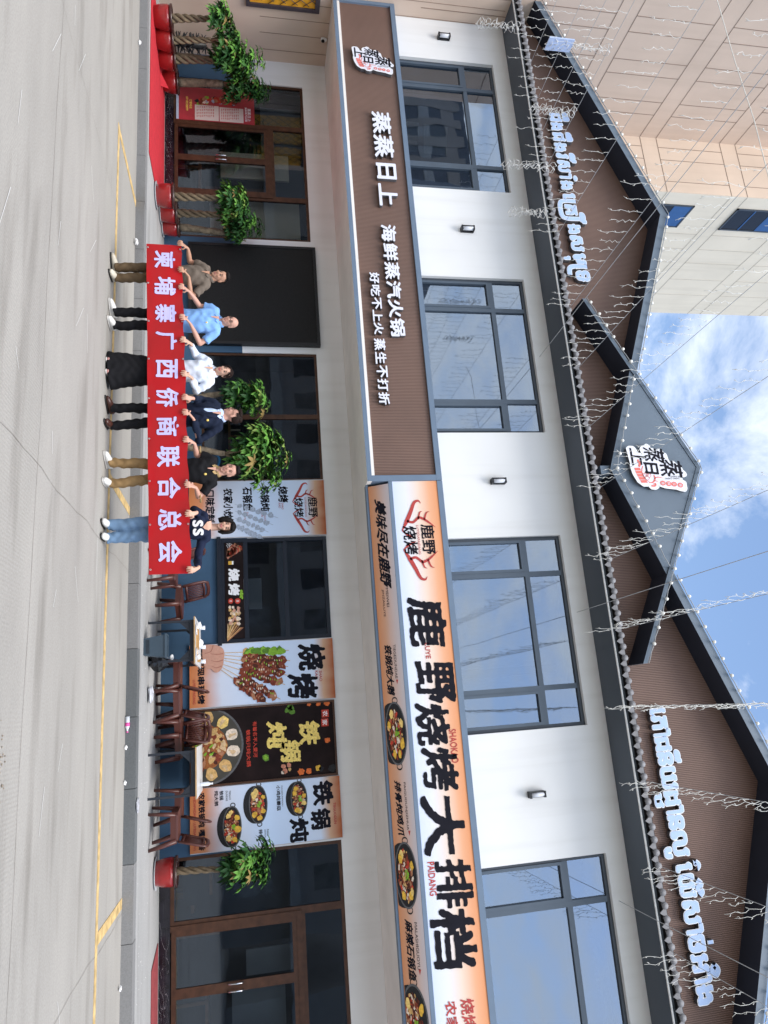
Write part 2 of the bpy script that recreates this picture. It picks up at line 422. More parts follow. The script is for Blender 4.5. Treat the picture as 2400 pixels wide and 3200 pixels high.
# ---- road, kerb, pavement
def concrete(name, col, groove=0.0):
    m = bpy.data.materials.new(name); m.use_nodes = True
    n = m.node_tree.nodes; l = m.node_tree.links; b = n['Principled BSDF']; b.inputs['Roughness'].default_value = 0.88
    t = n.new('ShaderNodeTexCoord')
    a = n.new('ShaderNodeTexNoise'); a.inputs['Scale'].default_value = 0.45; a.inputs['Detail'].default_value = 8; a.inputs['Roughness'].default_value = 0.65
    mp = n.new('ShaderNodeMapping'); mp.inputs['Scale'].default_value = (0.5, 1.7, 1); l.new(t.outputs['Object'], mp.inputs[0]); l.new(mp.outputs[0], a.inputs['Vector'])
    c = n.new('ShaderNodeTexNoise'); c.inputs['Scale'].default_value = 55; c.inputs['Detail'].default_value = 4; l.new(t.outputs['Object'], c.inputs['Vector'])
    r = n.new('ShaderNodeValToRGB'); l.new(a.outputs['Fac'], r.inputs[0])
    r.color_ramp.elements[0].position = 0.3; r.color_ramp.elements[1].position = 0.72
    r.color_ramp.elements[0].color = tuple(v*0.84 for v in col)+(1,); r.color_ramp.elements[1].color = tuple(v*1.1 for v in col)+(1,)
    r2 = n.new('ShaderNodeValToRGB'); l.new(c.outputs['Fac'], r2.inputs[0])
    r2.color_ramp.elements[0].position = 0.25; r2.color_ramp.elements[1].position = 0.75
    r2.color_ramp.elements[0].color = (0.84,0.84,0.84,1); r2.color_ramp.elements[1].color = (1.1,1.1,1.1,1)
    mx = n.new('ShaderNodeMixRGB'); mx.blend_type = 'MULTIPLY'; mx.inputs[0].default_value = 1
    l.new(r.outputs[0], mx.inputs[1]); l.new(r2.outputs[0], mx.inputs[2])
    last = mx.outputs[0]
    # dark blotches and drag stains
    s3 = n.new('ShaderNodeTexNoise'); s3.inputs['Scale'].default_value = 1.1; s3.inputs['Detail'].default_value = 6
    mp3 = n.new('ShaderNodeMapping'); mp3.inputs['Scale'].default_value = (0.35, 2.2, 1); l.new(t.outputs['Object'], mp3.inputs[0]); l.new(mp3.outputs[0], s3.inputs['Vector'])
    r3 = n.new('ShaderNodeValToRGB'); l.new(s3.outputs['Fac'], r3.inputs[0])
    r3.color_ramp.elements[0].position = 0.54; r3.color_ramp.elements[1].position = 0.76
    r3.color_ramp.elements[0].color = (1,1,1,1); r3.color_ramp.elements[1].color = (0.64,0.625,0.61,1)
    m3 = n.new('ShaderNodeMixRGB'); m3.blend_type = 'MULTIPLY'; m3.inputs[0].default_value = 1
    l.new(last, m3.inputs[1]); l.new(r3.outputs[0], m3.inputs[2]); last = m3.outputs[0]
    bp = n.new('ShaderNodeBump'); bp.inputs['Strength'].default_value = 0.25; bp.inputs['Distance'].default_value = 0.004
    l.new(c.outputs['Fac'], bp.inputs['Height'])
    if groove:
        wv = n.new('ShaderNodeTexWave'); wv.bands_direction = 'X'; wv.inputs['Scale'].default_value = 0.314159/0.033; wv.inputs['Distortion'].default_value = 1.2
        wv.inputs['Detail'].default_value = 1; wv.inputs['Detail Scale'].default_value = 0.25
        l.new(t.outputs['Object'], wv.inputs['Vector'])
        # broomed grooves only on the outer lane
        sp = n.new('ShaderNodeSeparateXYZ'); l.new(t.outputs['Object'], sp.inputs[0])
        lt = n.new('ShaderNodeMath'); lt.operation = 'LESS_THAN'; lt.inputs[1].default_value = 6.1; l.new(sp.outputs[1], lt.inputs[0])
        nn = n.new('ShaderNodeTexNoise'); nn.inputs['Scale'].default_value = 0.5; l.new(t.outputs['Object'], nn.inputs['Vector'])
        rr = n.new('ShaderNodeValToRGB'); l.new(nn.outputs['Fac'], rr.inputs[0]); rr.color_ramp.elements[0].position = 0.38; rr.color_ramp.elements[1].position = 0.6
        k1 = n.new('ShaderNodeMath'); k1.operation = 'MULTIPLY'; l.new(lt.outputs[0], k1.inputs[0]); l.new(rr.outputs[0], k1.inputs[1])
        k2 = n.new('ShaderNodeMath'); k2.operation = 'MULTIPLY'; l.new(k1.outputs[0], k2.inputs[0]); l.new(wv.outputs['Fac'], k2.inputs[1])
        k3 = n.new('ShaderNodeMath'); k3.operation = 'MULTIPLY'; k3.inputs[1].default_value = 0.08; l.new(k2.outputs[0], k3.inputs[0])
        mg = n.new('ShaderNodeMixRGB'); mg.blend_type = 'MULTIPLY'; l.new(k3.outputs[0], mg.inputs[0]); mg.inputs[2].default_value = (0.25,0.24,0.22,1)
        l.new(last, mg.inputs[1]); last = mg.outputs[0]
        b2 = n.new('ShaderNodeBump'); b2.inputs['Strength'].default_value = 0.3; b2.inputs['Distance'].default_value = 0.006; b2.invert = True
        l.new(k2.outputs[0], b2.inputs['Height']); l.new(bp.outputs[0], b2.inputs['Normal']); bp = b2
    l.new(last, b.inputs['Base Color']); l.new(bp.outputs[0], b.inputs['Normal']); MATS[name] = m; return m
road_m = concrete('road_concrete', (0.365,0.348,0.317), 1)
pave_m = concrete('pavement_concrete', (0.40,0.40,0.395))
kerb_m = concrete('kerb_concrete', (0.235,0.235,0.235))
kerb_d = concrete('kerb_concrete_damp', (0.14,0.15,0.155))
crack = mat('slab_joint', (0.23,0.205,0.18), 0.9, 0.3, 20)
yel = mat('yellow_road_paint', (0.58,0.41,0.18), 0.75, 0.35, 9, detail=10)
struct(MB().quad((-200,-200,0),(200,-200,0),(200,10.86,0),(-200,10.86,0), road_m), 'road')
struct(MB().box(-200,200,11.08,40,-0.5,zw, pave_m), 'pavement')
kb = MB(); x = -40.0; i = 0
while x < 12:
    kb.box(x+0.004, x+0.946, 10.85, 11.076, -0.3, zw-0.003+rnd.uniform(-0.003,0.003), kerb_d if i in (41,42,43) else kerb_m); x += 0.95; i += 1
struct(kb, 'kerb')
j = MB()
def wob(p0, p1, wd, z, n=40, a=0.02):
    for k in range(n):
        def P(t): return (p0[0]+(p1[0]-p0[0])*t, p0[1]+(p1[1]-p0[1])*t)
        h = lambda t: a*sin(t*37+p0[0])*0.5 + a*sin(t*91)*0.3
        a0, a1 = P(k/n), P((k+1)/n); d = Vector((p1[0]-p0[0], p1[1]-p0[1])).normalized(); nn = Vector((-d.y, d.x))
        o0, o1 = h(k/n), h((k+1)/n); w0 = wd*(0.6+0.5*abs(sin(k*2.1))); 
        j.quad((a0[0]+nn.x*(o0-w0), a0[1]+nn.y*(o0-w0), z), (a1[0]+nn.x*(o1-w0), a1[1]+nn.y*(o1-w0), z), (a1[0]+nn.x*(o1+w0), a1[1]+nn.y*(o1+w0), z), (a0[0]+nn.x*(o0+w0), a0[1]+nn.y*(o0+w0), z), crack)
wob((-20,6.1),(10,6.1),0.0026,0.003,120,0.03)
for X in (-11.9,-7.2,-2.17,2.4): wob((X,-2),(X,10.85),0.0022,0.0045,50,0.04)
struct(j, 'slab_joints')
ym = MB(); 
ym.box(-8.66,12,9.15,9.262,0.001,0.006,yel)
for X in (-8.65,-3.17,2.19): ym.box(X,X+0.13,9.266,10.84,0.001,0.006,yel)
struct(ym, 'road_marking')
struct(MB().box(-15,12,13.47,13.60,zw-0.1,zw+0.006, mat('mortar_strip',(0.34,0.34,0.33),0.9)), 'pavement_edge')

# ---- peach tower next door
T = thing('tower_building', 'tall peach rendered tower with panel joints, rising at the far end of the shop front', 'building', (-15,14.9,0))
tw = MB(); tw.box(-40,-15,10.2,21.0,0,45,peach); tw.build('side_wall', T)
MB().box(-15,-13.19,14.91,21,8.0,45,peach2).build('front_wall', T)
cg = MB(); cg.box(-13.186,-13.18,14.912,21.002,8.0,45,greyr); cg.build('grey_wall', T)
jm = MB(); e = 0.008; q = 0.006
for z in [z0 for b in range(0,15) for z0 in (7.89-2.54+2.54*b, 8.40-2.54+2.54*b) if 7.8 < z0 < 40]:
    jm.box(-15-0.01,-15+q,10.2,14.9,z-e,z+e,joint); jm.box(-14.99,-13.19,14.91-q,14.91+0.01,z-e,z+e,joint)
    jm.box(-13.19,-13.18+q,14.92,21.0,z-e,z+e,jointg)
for b in range(0,13):
    z0 = 8.40-0.0+2.54*b-2.54; z1 = z0+2.03
    for Yv in (11.46,11.86,12.58,12.98,13.73,14.14): jm.box(-15.01,-15+q,Yv-e,Yv+e,z0,z1,joint)
    for Xv in (-14.68,-14.26,-13.54): jm.box(Xv-e,Xv+e,14.91-q,14.92,z0,z1,joint)
    for Yv in (16.6,17.3,18.0,18.9,19.8): jm.box(-13.19,-13.18+q,Yv-e,Yv+e,z0,z1,jointg)
for Yv in (11.72,12.10,12.484,12.87,13.3): jm.box(-15.01,-15+q,Yv-0.006,Yv+0.006,2.3,7.8,joint)
jm.build('panel_joints', T)
bluef = mat('blue_window_frame', (0.03,0.10,0.27), 0.4, 0.1); dkgl = mat('dark_window_glass', (0.012,0.012,0.015), 0.08, 0.1)
for z0, z1 in ((12.75,14.64),(16.03,17.85),(19.2,21.0),(22.4,24.2)):
    f = MB(); x0, x1 = -13.18, -13.165
    for (a0,a1,b0,b1) in ((15.37,16.3,z0,z0+.05),(15.37,16.3,z1-.05,z1),(15.37,15.41,z0,z1),(16.26,16.3,z0,z1)): f.box(x0,x1+.02,a0,a1,b0,b1,fram2)
    f.box(x0,x1+.01,15.41,16.26,z1-.62,z1-.05,bluef); f.box(x0,x1+.014,15.41,16.26,z0+.62,z0+.66,bluef)
    fo = f.build('window', T); MB().box(x0,x1,15.41,16.26,z0+.05,z1-.62,dkgl).build('pane', fo)
amber = mat('amber_glass', (0.75,0.36,0.03), 0.3, 0.15, 5); lat = mat('dark_lattice', (0.05,0.04,0.05), 0.5, 0.1)
f = MB()
for (a0,a1,b0,b1) in ((10.4,12.24,2.0,2.08),(10.4,12.24,3.5,3.6),(12.16,12.24,2.08,3.5),(11.1,11.16,2.08,3.5)): f.box(-15,-14.94,a0,a1,b0,b1,lat)
for k in range(26):
    c0 = 9.6+k*0.19
    for sg in (1,-1):
        pa = [(c0+sg*t, 2.08+1.42*(t/1.1)) for t in np.linspace(0,1.1,12)]
        pa = [p for p in pa if 10.4 < p[0] < 12.16]
        if len(pa) > 1: f.tube([(-14.965,p[0],p[1]) for p in pa],0.008,lat,4)
fo = f.build('lattice_window', T); MB().box(-15,-14.985,10.4,12.16,2.08,3.5,amber).build('pane', fo)
sc = MB(); sc.lathe((-14.95,12.863,3.70),[(0.035,0),(0.05,0.02),(0.05,0.09),(0.03,0.13)],white,12); sc.ball((-14.915,12.863,3.745),0.042,blk)
cmo = thing('security_camera','small dome security camera under the soffit on the peach wall','security camera',(-14.95,12.86,3.7)); sc.build('dome_housing', cmo)

# ---- the shop building
B = thing('shop_building', 'two storey white shop with blue dado and three dark gables over a long eave', 'building', (-3.8,12.12,0))
XR = 9.0
g = MB(); d = MB()
def wallseg(x0, x1, z0, z1):
    if z0 < 1.74: MB().box(x0,x1,13.61,13.8,z0,min(1.74,z1),dadob).build('dado', B)
    if z1 > 1.74: g.box(x0,x1,13.61,13.8,max(1.74,z0),z1,white)
wallseg(-15,-14.30,zw,3.86); wallseg(-10.03,-7.28,zw,3.86); wallseg(-4.46,-3.29,zw,3.86); wallseg(-1.31,2.24,zw,3.86)
wallseg(-7.28,-4.46,zw,0.9); wallseg(-3.29,-1.31,zw,1.24)
g.box(-14.30,-10.03,13.61,13.8,3.29,3.86,white); g.box(-7.28,-4.46,13.61,13.8,3.28,3.86,white); g.box(-3.29,-1.31,13.61,13.8,3.27,3.86,white); g.box(2.24,XR,13.61,13.8,3.25,3.86,white)
g.build('ground_floor_wall', B)
mv = mat('marble_vein',(0.45,0.42,0.45),0.3)
for (xa,xb,pa,pb,pz1) in ((-14.2,-10.1,-14.30,-10.03,.345),(2.5,8,2.24,XR,.335)):
    pl = MB(); pl.box(pa,pb,13.585,13.8,zw,pz1,marb)
    for k in range(16):
        x = rnd.uniform(xa,xb); pts = [(x+rnd.uniform(-.05,.05)+t*.06*rnd.choice((1,1,-1)), zw+0.005+t*0.018) for t in range(10)]
        for a,b in zip(pts[:-1],pts[1:]): pl.quad((a[0],13.583,a[1]),(a[0]+.005,13.583,a[1]),(b[0]+.005,13.583,b[1]),(b[0],13.583,b[1]),mv)
    pl.build('marble_plinth', B)

cs = MB(); cs.box(-15,-3.846,11.846,13.81,3.862,4.0,soffw); cs.add([(-3.846,12.06,3.862),(XR,12.06,3.862),(XR,13.81,3.862),(-3.846,13.81,3.862)],[(0,1,2,3)],soffw); cs.build('canopy_soffit', B)
u = MB(); wins = [(-13.86,-10.41),(-8.28,-4.88),(-2.82,0.60),(2.66,6.08)]
xs = -15.0
for a,b in wins: u.box(xs,a,12.12,12.32,3.99,7.86,white); xs = b
u.box(xs,XR,12.12,12.32,3.99,7.86,white)
for a,b in wins: u.box(a,b,12.12,12.32,7.5,7.86,white); u.box(a,b,12.12,12.32,3.99,4.9,white)
u.build('upper_wall', B)
def frame_rect(mb, x0,x1,z0,z1,y0,y1,t,m):
    mb.box(x0,x0+t,y0,y1,z0,z1,m); mb.box(x1-t,x1,y0,y1,z0,z1,m); mb.box(x0+t,x1-t,y0,y1,z1-t,z1,m); mb.box(x0+t,x1-t,y0,y1,z0,z0+t,m)
for i,(a,b) in enumerate(wins):
    f = MB(); y0, y1 = 12.2, 12.26; z0, z1, zt = 4.9, 7.5, 6.78; m1, m2 = a+0.70, b-0.68
    frame_rect(f,a,b,z0,z1,y0,y1,0.06,fram2)
    f.box(a+.06,b-.06,y0-.004,y1,zt-.045,zt+.045,winf)
    for mm in (m1,m2): f.box(mm-.045,mm+.045,y0-.008,y1,z0+.06,z1-.06,winf)
    frame_rect(f,a+.06,m1-.045,z0+.06,zt-.045,y0-.02,y1-.01,0.05,winf); frame_rect(f,m2+.045,b-.06,z0+.06,zt-.045,y0-.02,y1-.01,0.05,winf)
    fo = f.build('upper_window', B)
    for (p0,p1,r0,r1) in ((a+.11,m1-.095,z0+.1,zt-.095),(m1+.045,m2-.045,z0+.06,zt-.045),(m2+.095,b-.11,z0+.1,zt-.095),(a+.06,m1-.045,zt+.045,z1-.06),(m1+.045,m2-.045,zt+.045,z1-.06),(m2+.045,b-.06,zt+.045,z1-.06)):
        MB().box(p0,p1,12.235,12.243,r0,r1,gl_up).build('pane', fo)
# curtains and blinds behind the upper windows
c = MB()
def curtain(x0,x1,z0,z1,y,wv=0.14):
    c = MB()
    n = int((x1-x0)/0.03); vs=[]; fs=[]
    for k in range(n+1):
        xx = x0+(x1-x0)*k/n; yy = y+0.03*sin(xx/wv*6.28)+.012*sin(xx*31)
        vs += [(xx,yy,z0),(xx,yy,z1)]
    for k in range(n): fs.append((2*k,2*k+2,2*k+3,2*k+1))
    c.add(vs,fs,curt,True); c.build('curtain', B)
curtain(-8.2,-5.0,4.7,7.44,12.75,0.3); curtain(-2.7,-0.5,4.7,7.44,12.72); curtain(-0.35,-0.1,4.7,7.44,12.68)
for x0,x1 in ((-8.25,-4.9),(-2.8,0.58),(2.7,6.0)):    # scalloped valances
    n=int((x1-x0)/.085); c = MB(); c.box(x0,x0+n*.085,12.498,12.512,7.435,7.45,curt)
    for k in range(n): c.prism([(x0+k*.085,7.44),(x0+k*.085,7.25),(x0+k*.085+.042,7.19),(x0+k*.085+.085,7.25),(x0+k*.085+.085,7.44)],12.5,12.51,curt)
    c.build('valance', B)
MB().box(-0.1,0.25,12.9,13.1,4.7,7.44,white).build('inside_column', B)
it = MB()
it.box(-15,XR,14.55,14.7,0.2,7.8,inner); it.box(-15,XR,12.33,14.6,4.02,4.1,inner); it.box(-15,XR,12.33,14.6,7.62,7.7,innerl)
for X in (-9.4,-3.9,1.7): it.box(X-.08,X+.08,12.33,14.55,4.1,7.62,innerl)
for pts in ([(-12.69, 5.13), (-12.67, 5.8), (-12.25, 5.76), (-12.27, 5.13)], [(-12.65, 5.91), (-12.61, 6.47), (-11.8, 6.35), (-11.85, 5.84)], [(-12.17, 5.13), (-12.15, 5.71), (-11.85, 5.69), (-11.86, 5.13)]): it.prism(pts,12.72,12.74,cream2)
it.build('upper_rooms', B)
# ---- eave and gables
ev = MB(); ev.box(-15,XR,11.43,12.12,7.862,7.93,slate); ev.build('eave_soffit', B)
MB().box(-15,XR,11.405,11.43,7.855,7.878,chalk).build('eave_edge_strip', B)
MB().box(-15,XR,11.44,11.9,7.93,8.06,blk).build('eave_gap_shade', B)  # black box in the open gap under the tiles, its darkness painted in
tl = MB(); n = int((XR+15)/0.19)
for k in range(n):
    x = -15+0.095+k*0.19
    tl.tube([(x,11.33,7.985),(x,11.352,7.985)],0.052,tiles,12); tl.tube([(x,11.352,7.99),(x,11.9,8.17)],0.045,tiles,8)
    tl.prism([(x+.05,8.0),(x+.14,8.0),(x+.155,7.965),(x+.095,7.885),(x+.035,7.965)],11.345,11.36,tiles)
tl.add([(-15,11.36,7.955),(XR,11.36,7.955),(XR,11.9,8.14),(-15,11.9,8.14)],[(0,1,2,3)],tiles)
tl.build('eave_tiles', B)
ZT = 10.59; XA = -9.5; XV = -3.87; XB = 1.78; SL = (ZT-8.49)/(XA-XV)*-1
def zout(x): 
    if x < XV: return ZT - SL*abs(x-XA)
    return ZT - SL*abs(x-XB)
XE = 2*XB-XV
gw = MB(); gw.prism([(-15,8.0),(XE,8.0),(XE,zout(XE)-.12),(XB,ZT-.12),(XV,8.49-.12),(XA,ZT-.12),(-15,zout(-15)-.12)],11.9,12.0,ribb)
gw.build('gable_cladding', B)
def barge(name, pts, th, y0, y1):
    """sloping board: pts upper outline; front face and dark underside"""
    lo = [(x,z-th) for x,z in pts]; n = len(pts); m_ = MB()
    vs = [(x,y0,z) for x,z in pts]+[(x,y0,z) for x,z in lo]
    m_.add(vs,[(i,i+1,n+i+1,n+i) for i in range(n-1)],fasc)
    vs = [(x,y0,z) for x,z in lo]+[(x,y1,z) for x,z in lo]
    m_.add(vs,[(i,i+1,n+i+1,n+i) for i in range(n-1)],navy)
    vs = [(x,y0,z) for x,z in pts]+[(x,y1,z) for x,z in pts]
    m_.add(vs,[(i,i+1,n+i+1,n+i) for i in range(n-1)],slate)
    for k in (0,n-1):
        (x,z),(x2,z2) = pts[k],lo[k]; m_.quad((x,y0,z),(x2,y0,z2),(x2,y1,z2),(x,y1,z),fasc)
    return m_.build(name, B)
barge('gable_roof',[(-15,zout(-15)),(XA,ZT),(XV,8.49)],0.16,11.4,15.2)
barge('gable_roof',[(XV,8.49),(XB,ZT),(XE,zout(XE))],0.16,11.4,15.2)
SS = (10.16-8.40)/3.53
def zs(x): return 10.16 - SS*abs(x-XV)
barge('small_gable_roof',[(-7.40,zs(-7.40)),(XV,10.16),(-0.35,zs(-0.35))],0.085,11.372,11.9)
dp = MB(); th = 0.085
dl = XV-1.88; dr = XV+1.88
dp.prism([(XV,10.16-th+.02),(dl,zs(dl)-th+.02),(dl+.02,zout(dl+.02)-.16),(XV,8.49-.17),(dr-.02,zout(dr-.02)-.16),(dr,zs(dr)-th+.02)],11.385,11.395,fasc)
dp.build('gable_infill_panel', B)
MB().box(-3.95,-3.79,11.45,11.9,8.16,8.36,fasc).build('valley_outlet', B)
MB().box(-15,XR,15.2,15.3,0,10.3,white).build('rear_wall', B)

# ---- entrances and shop windows
def door_leaf(x0,x1,z0,z1,hx,frm,tt=0.075):
    f = MB(); frame_rect(f,x0,x1,z0,z1,13.63,13.68,tt,frm); fo = f.build('door', B)
    MB().box(x0+tt,x1-tt,13.65,13.658,z0+tt,z1-tt,gl_lo).build('pane', fo)
    h = MB(); steel = mat('steel',(0.6,0.6,0.62),0.25,0.05,metal=1.0)
    h.tube([(hx,13.63,1.25),(hx,13.575,1.27),(hx,13.575,1.48),(hx,13.63,1.5)],0.012,steel,8); h.build('handle', fo)
def glazed(x0,x1,z0,z1,frm,t=0.06,nm='shop_window'):
    f = MB(); frame_rect(f,x0,x1,z0,z1,13.64,13.7,t,frm); fo = f.build(nm, B)
    MB().box(x0+t,x1-t,13.665,13.673,z0+t,z1-t,gl_lo).build('pane', fo); return fo
# left entrance
glazed(-14.30,-13.08,0.345,3.29,brnm); glazed(-13.08,-11.13,2.50,3.29,brnm); glazed(-11.13,-10.03,0.345,3.29,brnm)
jb = MB(); jb.box(-13.08,-13.0,13.62,13.72,0.345,2.5,brnm); jb.box(-11.21,-11.13,13.62,13.72,0.345,2.5,brnm); jb.box(-13.0,-11.21,13.62,13.72,2.42,2.5,brnm); jb.build('door_frame', B)
door_leaf(-13.0,-12.105,0.36,2.42,-12.16,brnm); door_leaf(-12.105,-11.21,0.36,2.42,-12.05,brnm)
# right entrance
glazed(2.24,3.28,0.335,3.25,brnm); glazed(3.28,5.28,2.50,3.25,brnm); glazed(5.28,7.2,0.335,3.25,brnm)
jb = MB(); jb.box(3.28,3.37,13.62,13.72,0.335,2.5,brnm); jb.box(5.19,5.28,13.62,13.72,0.335,2.5,brnm); jb.box(3.37,5.19,13.62,13.72,2.41,2.5,brnm); jb.build('door_frame', B)
door_leaf(3.37,4.28,0.35,2.41,4.23,brnm); door_leaf(4.28,5.19,0.35,2.41,4.34,brnm)
# window behind the group
glazed(-7.28,-5.85,0.9,3.28,brnm,0.05); glazed(-5.85,-4.46,0.9,3.28,brnm,0.05)
# serving window
navf = mat('near_black_frame',(0.014,0.019,0.030),.4,.1,3,spec=.3)
f = MB(); frame_rect(f,-3.29,-1.31,1.24,3.27,13.585,13.7,0.07,navf); f.box(-3.22,-1.38,13.59,13.7,1.66,1.74,navf); f.box(-3.22,-1.38,13.6,13.7,2.42,2.49,navf)
f.box(-3.33,-1.27,13.54,13.61,1.17,1.24,navf); fo = f.build('serving_window', B)
MB().box(-3.22,-1.38,13.66,13.668,1.74,2.42,gl_lo).build('pane', fo); MB().box(-3.22,-1.38,13.655,13.663,2.49,3.2,gl_lo).build('pane', fo)
# rooms behind the ground floor glass
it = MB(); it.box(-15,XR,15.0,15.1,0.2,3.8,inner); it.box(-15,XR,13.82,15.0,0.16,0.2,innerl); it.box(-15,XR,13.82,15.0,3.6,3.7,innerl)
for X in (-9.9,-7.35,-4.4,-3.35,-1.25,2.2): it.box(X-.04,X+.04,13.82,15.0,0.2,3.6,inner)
for (x0,x1,z0,z1,m_) in ((-14.1,-12.8,2.3,3.25,innerl),(-12.55,-11.85,1.35,2.9,cream2),(-11.75,-11.3,1.0,2.6,mat('interior_brown',(0.16,0.08,0.05),0.7)),(-11.25,-10.3,1.1,3.1,cream2),(-12.9,-11.0,0.3,0.95,inner),(3.9,4.3,1.55,2.35,innerl),(4.45,5.1,1.3,2.2,innerl),(2.6,3.1,0.5,1.3,inner),(-2.6,-2.0,1.3,2.0,innerl)): it.box(x0,x1,*((13.90,13.94) if m_ is cream2 else (14.1,14.16)),z0,z1,m_)
wd = mat('indoor_wood',(0.26,0.12,0.05),.5,.3,8)
for (x0,x1,y0,y1,z0,z1) in ((2.9,3.0,14.2,14.6,.2,1.25),(2.9,3.25,14.2,14.6,.62,.68),(2.6,2.95,14.0,14.4,.95,1.0),(4.6,5.2,14.2,14.8,.85,.9),(4.65,4.7,14.3,14.35,.2,.85),(5.1,5.15,14.3,14.35,.2,.85),(3.6,3.65,14.3,14.7,.2,1.1),(-12.3,-11.6,14.0,14.1,.85,.92),(-12.2,-12.15,14.0,14.05,.2,.85),(-6.8,-5.2,14.4,14.8,1.4,1.45),(-6.8,-5.2,14.4,14.8,2.0,2.05)): it.box(x0,x1,y0,y1,z0,z1,wd)
for k in range(22): it.box(-6.75+k*.07,-6.72+k*.07,14.45,14.5,1.45+.55*(k%2),1.66+.55*(k%2),(cream,innerl,wd)[k%3])
it.build('ground_floor_rooms', B)

# ---- building across the street (only seen mirrored in the shop glass)
O = thing('street_building','long grey building across the street that the shop glass mirrors','building',(0,-18,0))
opr = mat('opposite_render',(0.30,0.29,0.28),0.9,0.1,0.5); ob = MB(); ob.box(-45,12.3,-30,-18,0,8.2,opr); ob.box(15.2,17.2,-30,-18,0,8.2,opr); ob.box(18.2,40,-30,-18,0,8.2,opr)
ob.box(-45,40,-18,-16.6,3.6,4.2,innerl); ob.box(-85,-37,-34,-18,8.2,19,mat('opposite_block_render',(0.12,0.14,0.17),0.9,0.15,0.4)); ob.build('wall', O)
for k in range(5): MB().box(-85,-37,-18.0,-17.96,9.2+2.0*k,10.1+2.0*k,innerl if k%2 else opr).build('floor_band', O)
for k in range(14): MB().box(-62+k*1.75,-61.2+k*1.75,-17.96,-17.93,8.4,18.6,opr).build('pier', O)
shopf = [mat('opposite_glass_%s'%n_,c,.2,.4,1.5) for n_,c in (('dark',(0.06,0.065,0.075)),('mid',(0.14,0.14,0.14)),('pale',(0.34,0.35,0.36)))]
for k in range(22):
    x = -34+k*2.5
    if 9.5 < x < 19: continue
    MB().box(x,x+rnd.uniform(1.2,2.3),-18,-17.97,0.3,rnd.uniform(2.6,3.3),shopf[k%3]).build('shop_front', O); MB().box(x+.2,x+1.5,-18,-17.97,5.2,7.0,shopf[k%2]).build('window', O)
# ================================================================== signs, posters, lamps, strings of lights
def at(ix, iy, Yv):
    d = (iy-1600)*AX + (ix-1200)*BX + 2219.0*FX; t = Yv/d[1]
    return d[0]*t, CH + d[2]*t
def bx(o, k, b, Yv):
    x0, y0, x1, y1 = b; P = lambda a, c: at(o[0]+a/k, o[1]+c/k, Yv)
    return P((x0+x1)/2, y0)[0], P((x0+x1)/2, y1)[0], P(x0, (y0+y1)/2)[1], P(x1, (y0+y1)/2)[1]
K = 2.07375
lface = mat('letter_face', (0.74,0.76,0.86), 0.3, 0.03, 3); lside = mat('letter_side', (0.10,0.10,0.11), 0.4, 0.1)
lblue = mat('letter_blue_face', (0.40,0.54,0.82), 0.35, 0.05, 3); lrim = mat('letter_white_rim', (0.82,0.84,0.88), 0.35, 0.02)
inkm = mat('black_ink', (0.008,0.008,0.014), 0.6, 0.2, spec=0.12); redp = mat('red_print', (0.42,0.045,0.04), 0.5, 0.1); whp = mat('white_print', (0.82,0.82,0.84), 0.5, 0.03)
coral = mat('coral_print', (0.72,0.17,0.14), 0.4, 0.08)
def ribbon(mb, pts, wd, fr, m, d0=0.0, d1=None):
    n = len(pts); W = wd if isinstance(wd,(list,tuple)) else [wd]*n; L_=[]; R_=[]
    for i,(x,z) in enumerate(pts):
        a = pts[max(i-1,0)]; b = pts[min(i+1,n-1)]; dx,dz = b[0]-a[0], b[1]-a[1]; h = sqrt(dx*dx+dz*dz) or 1
        L_.append((x-dz/h*W[i]/2, z+dx/h*W[i]/2)); R_.append((x+dz/h*W[i]/2, z-dx/h*W[i]/2))
    vs = [fr(u,v,d0) for u,v in L_]+[fr(u,v,d0) for u,v in R_]
    mb.add(vs,[(i,i+1,n+i+1,n+i) for i in range(n-1)],m)
def curve(p, n=14):
    """smooth line through points"""
    P = [Vector((a,b)) for a,b in p]; P = [P[0]*2-P[1]]+P+[P[-1]*2-P[-2]]; o=[]
    for i in range(1,len(P)-2):
        for k in range(n):
            t=k/n; a,b,c,d=P[i-1],P[i],P[i+1],P[i+2]
            q = 0.5*((2*b)+(c-a)*t+(2*a-5*b+4*c-d)*t*t+(3*b-a-3*c+d)*t**3); o.append((q.x,q.y))
    o.append((P[-2].x,P[-2].y)); return o
def taper(n, a, b, c=None):
    return [a+(b-a)*i/(n-1) if c is None else (a+(b-a)*2*i/(n-1) if i<n/2 else b+(c-b)*(2*i/(n-1)-1)) for i in range(n)]

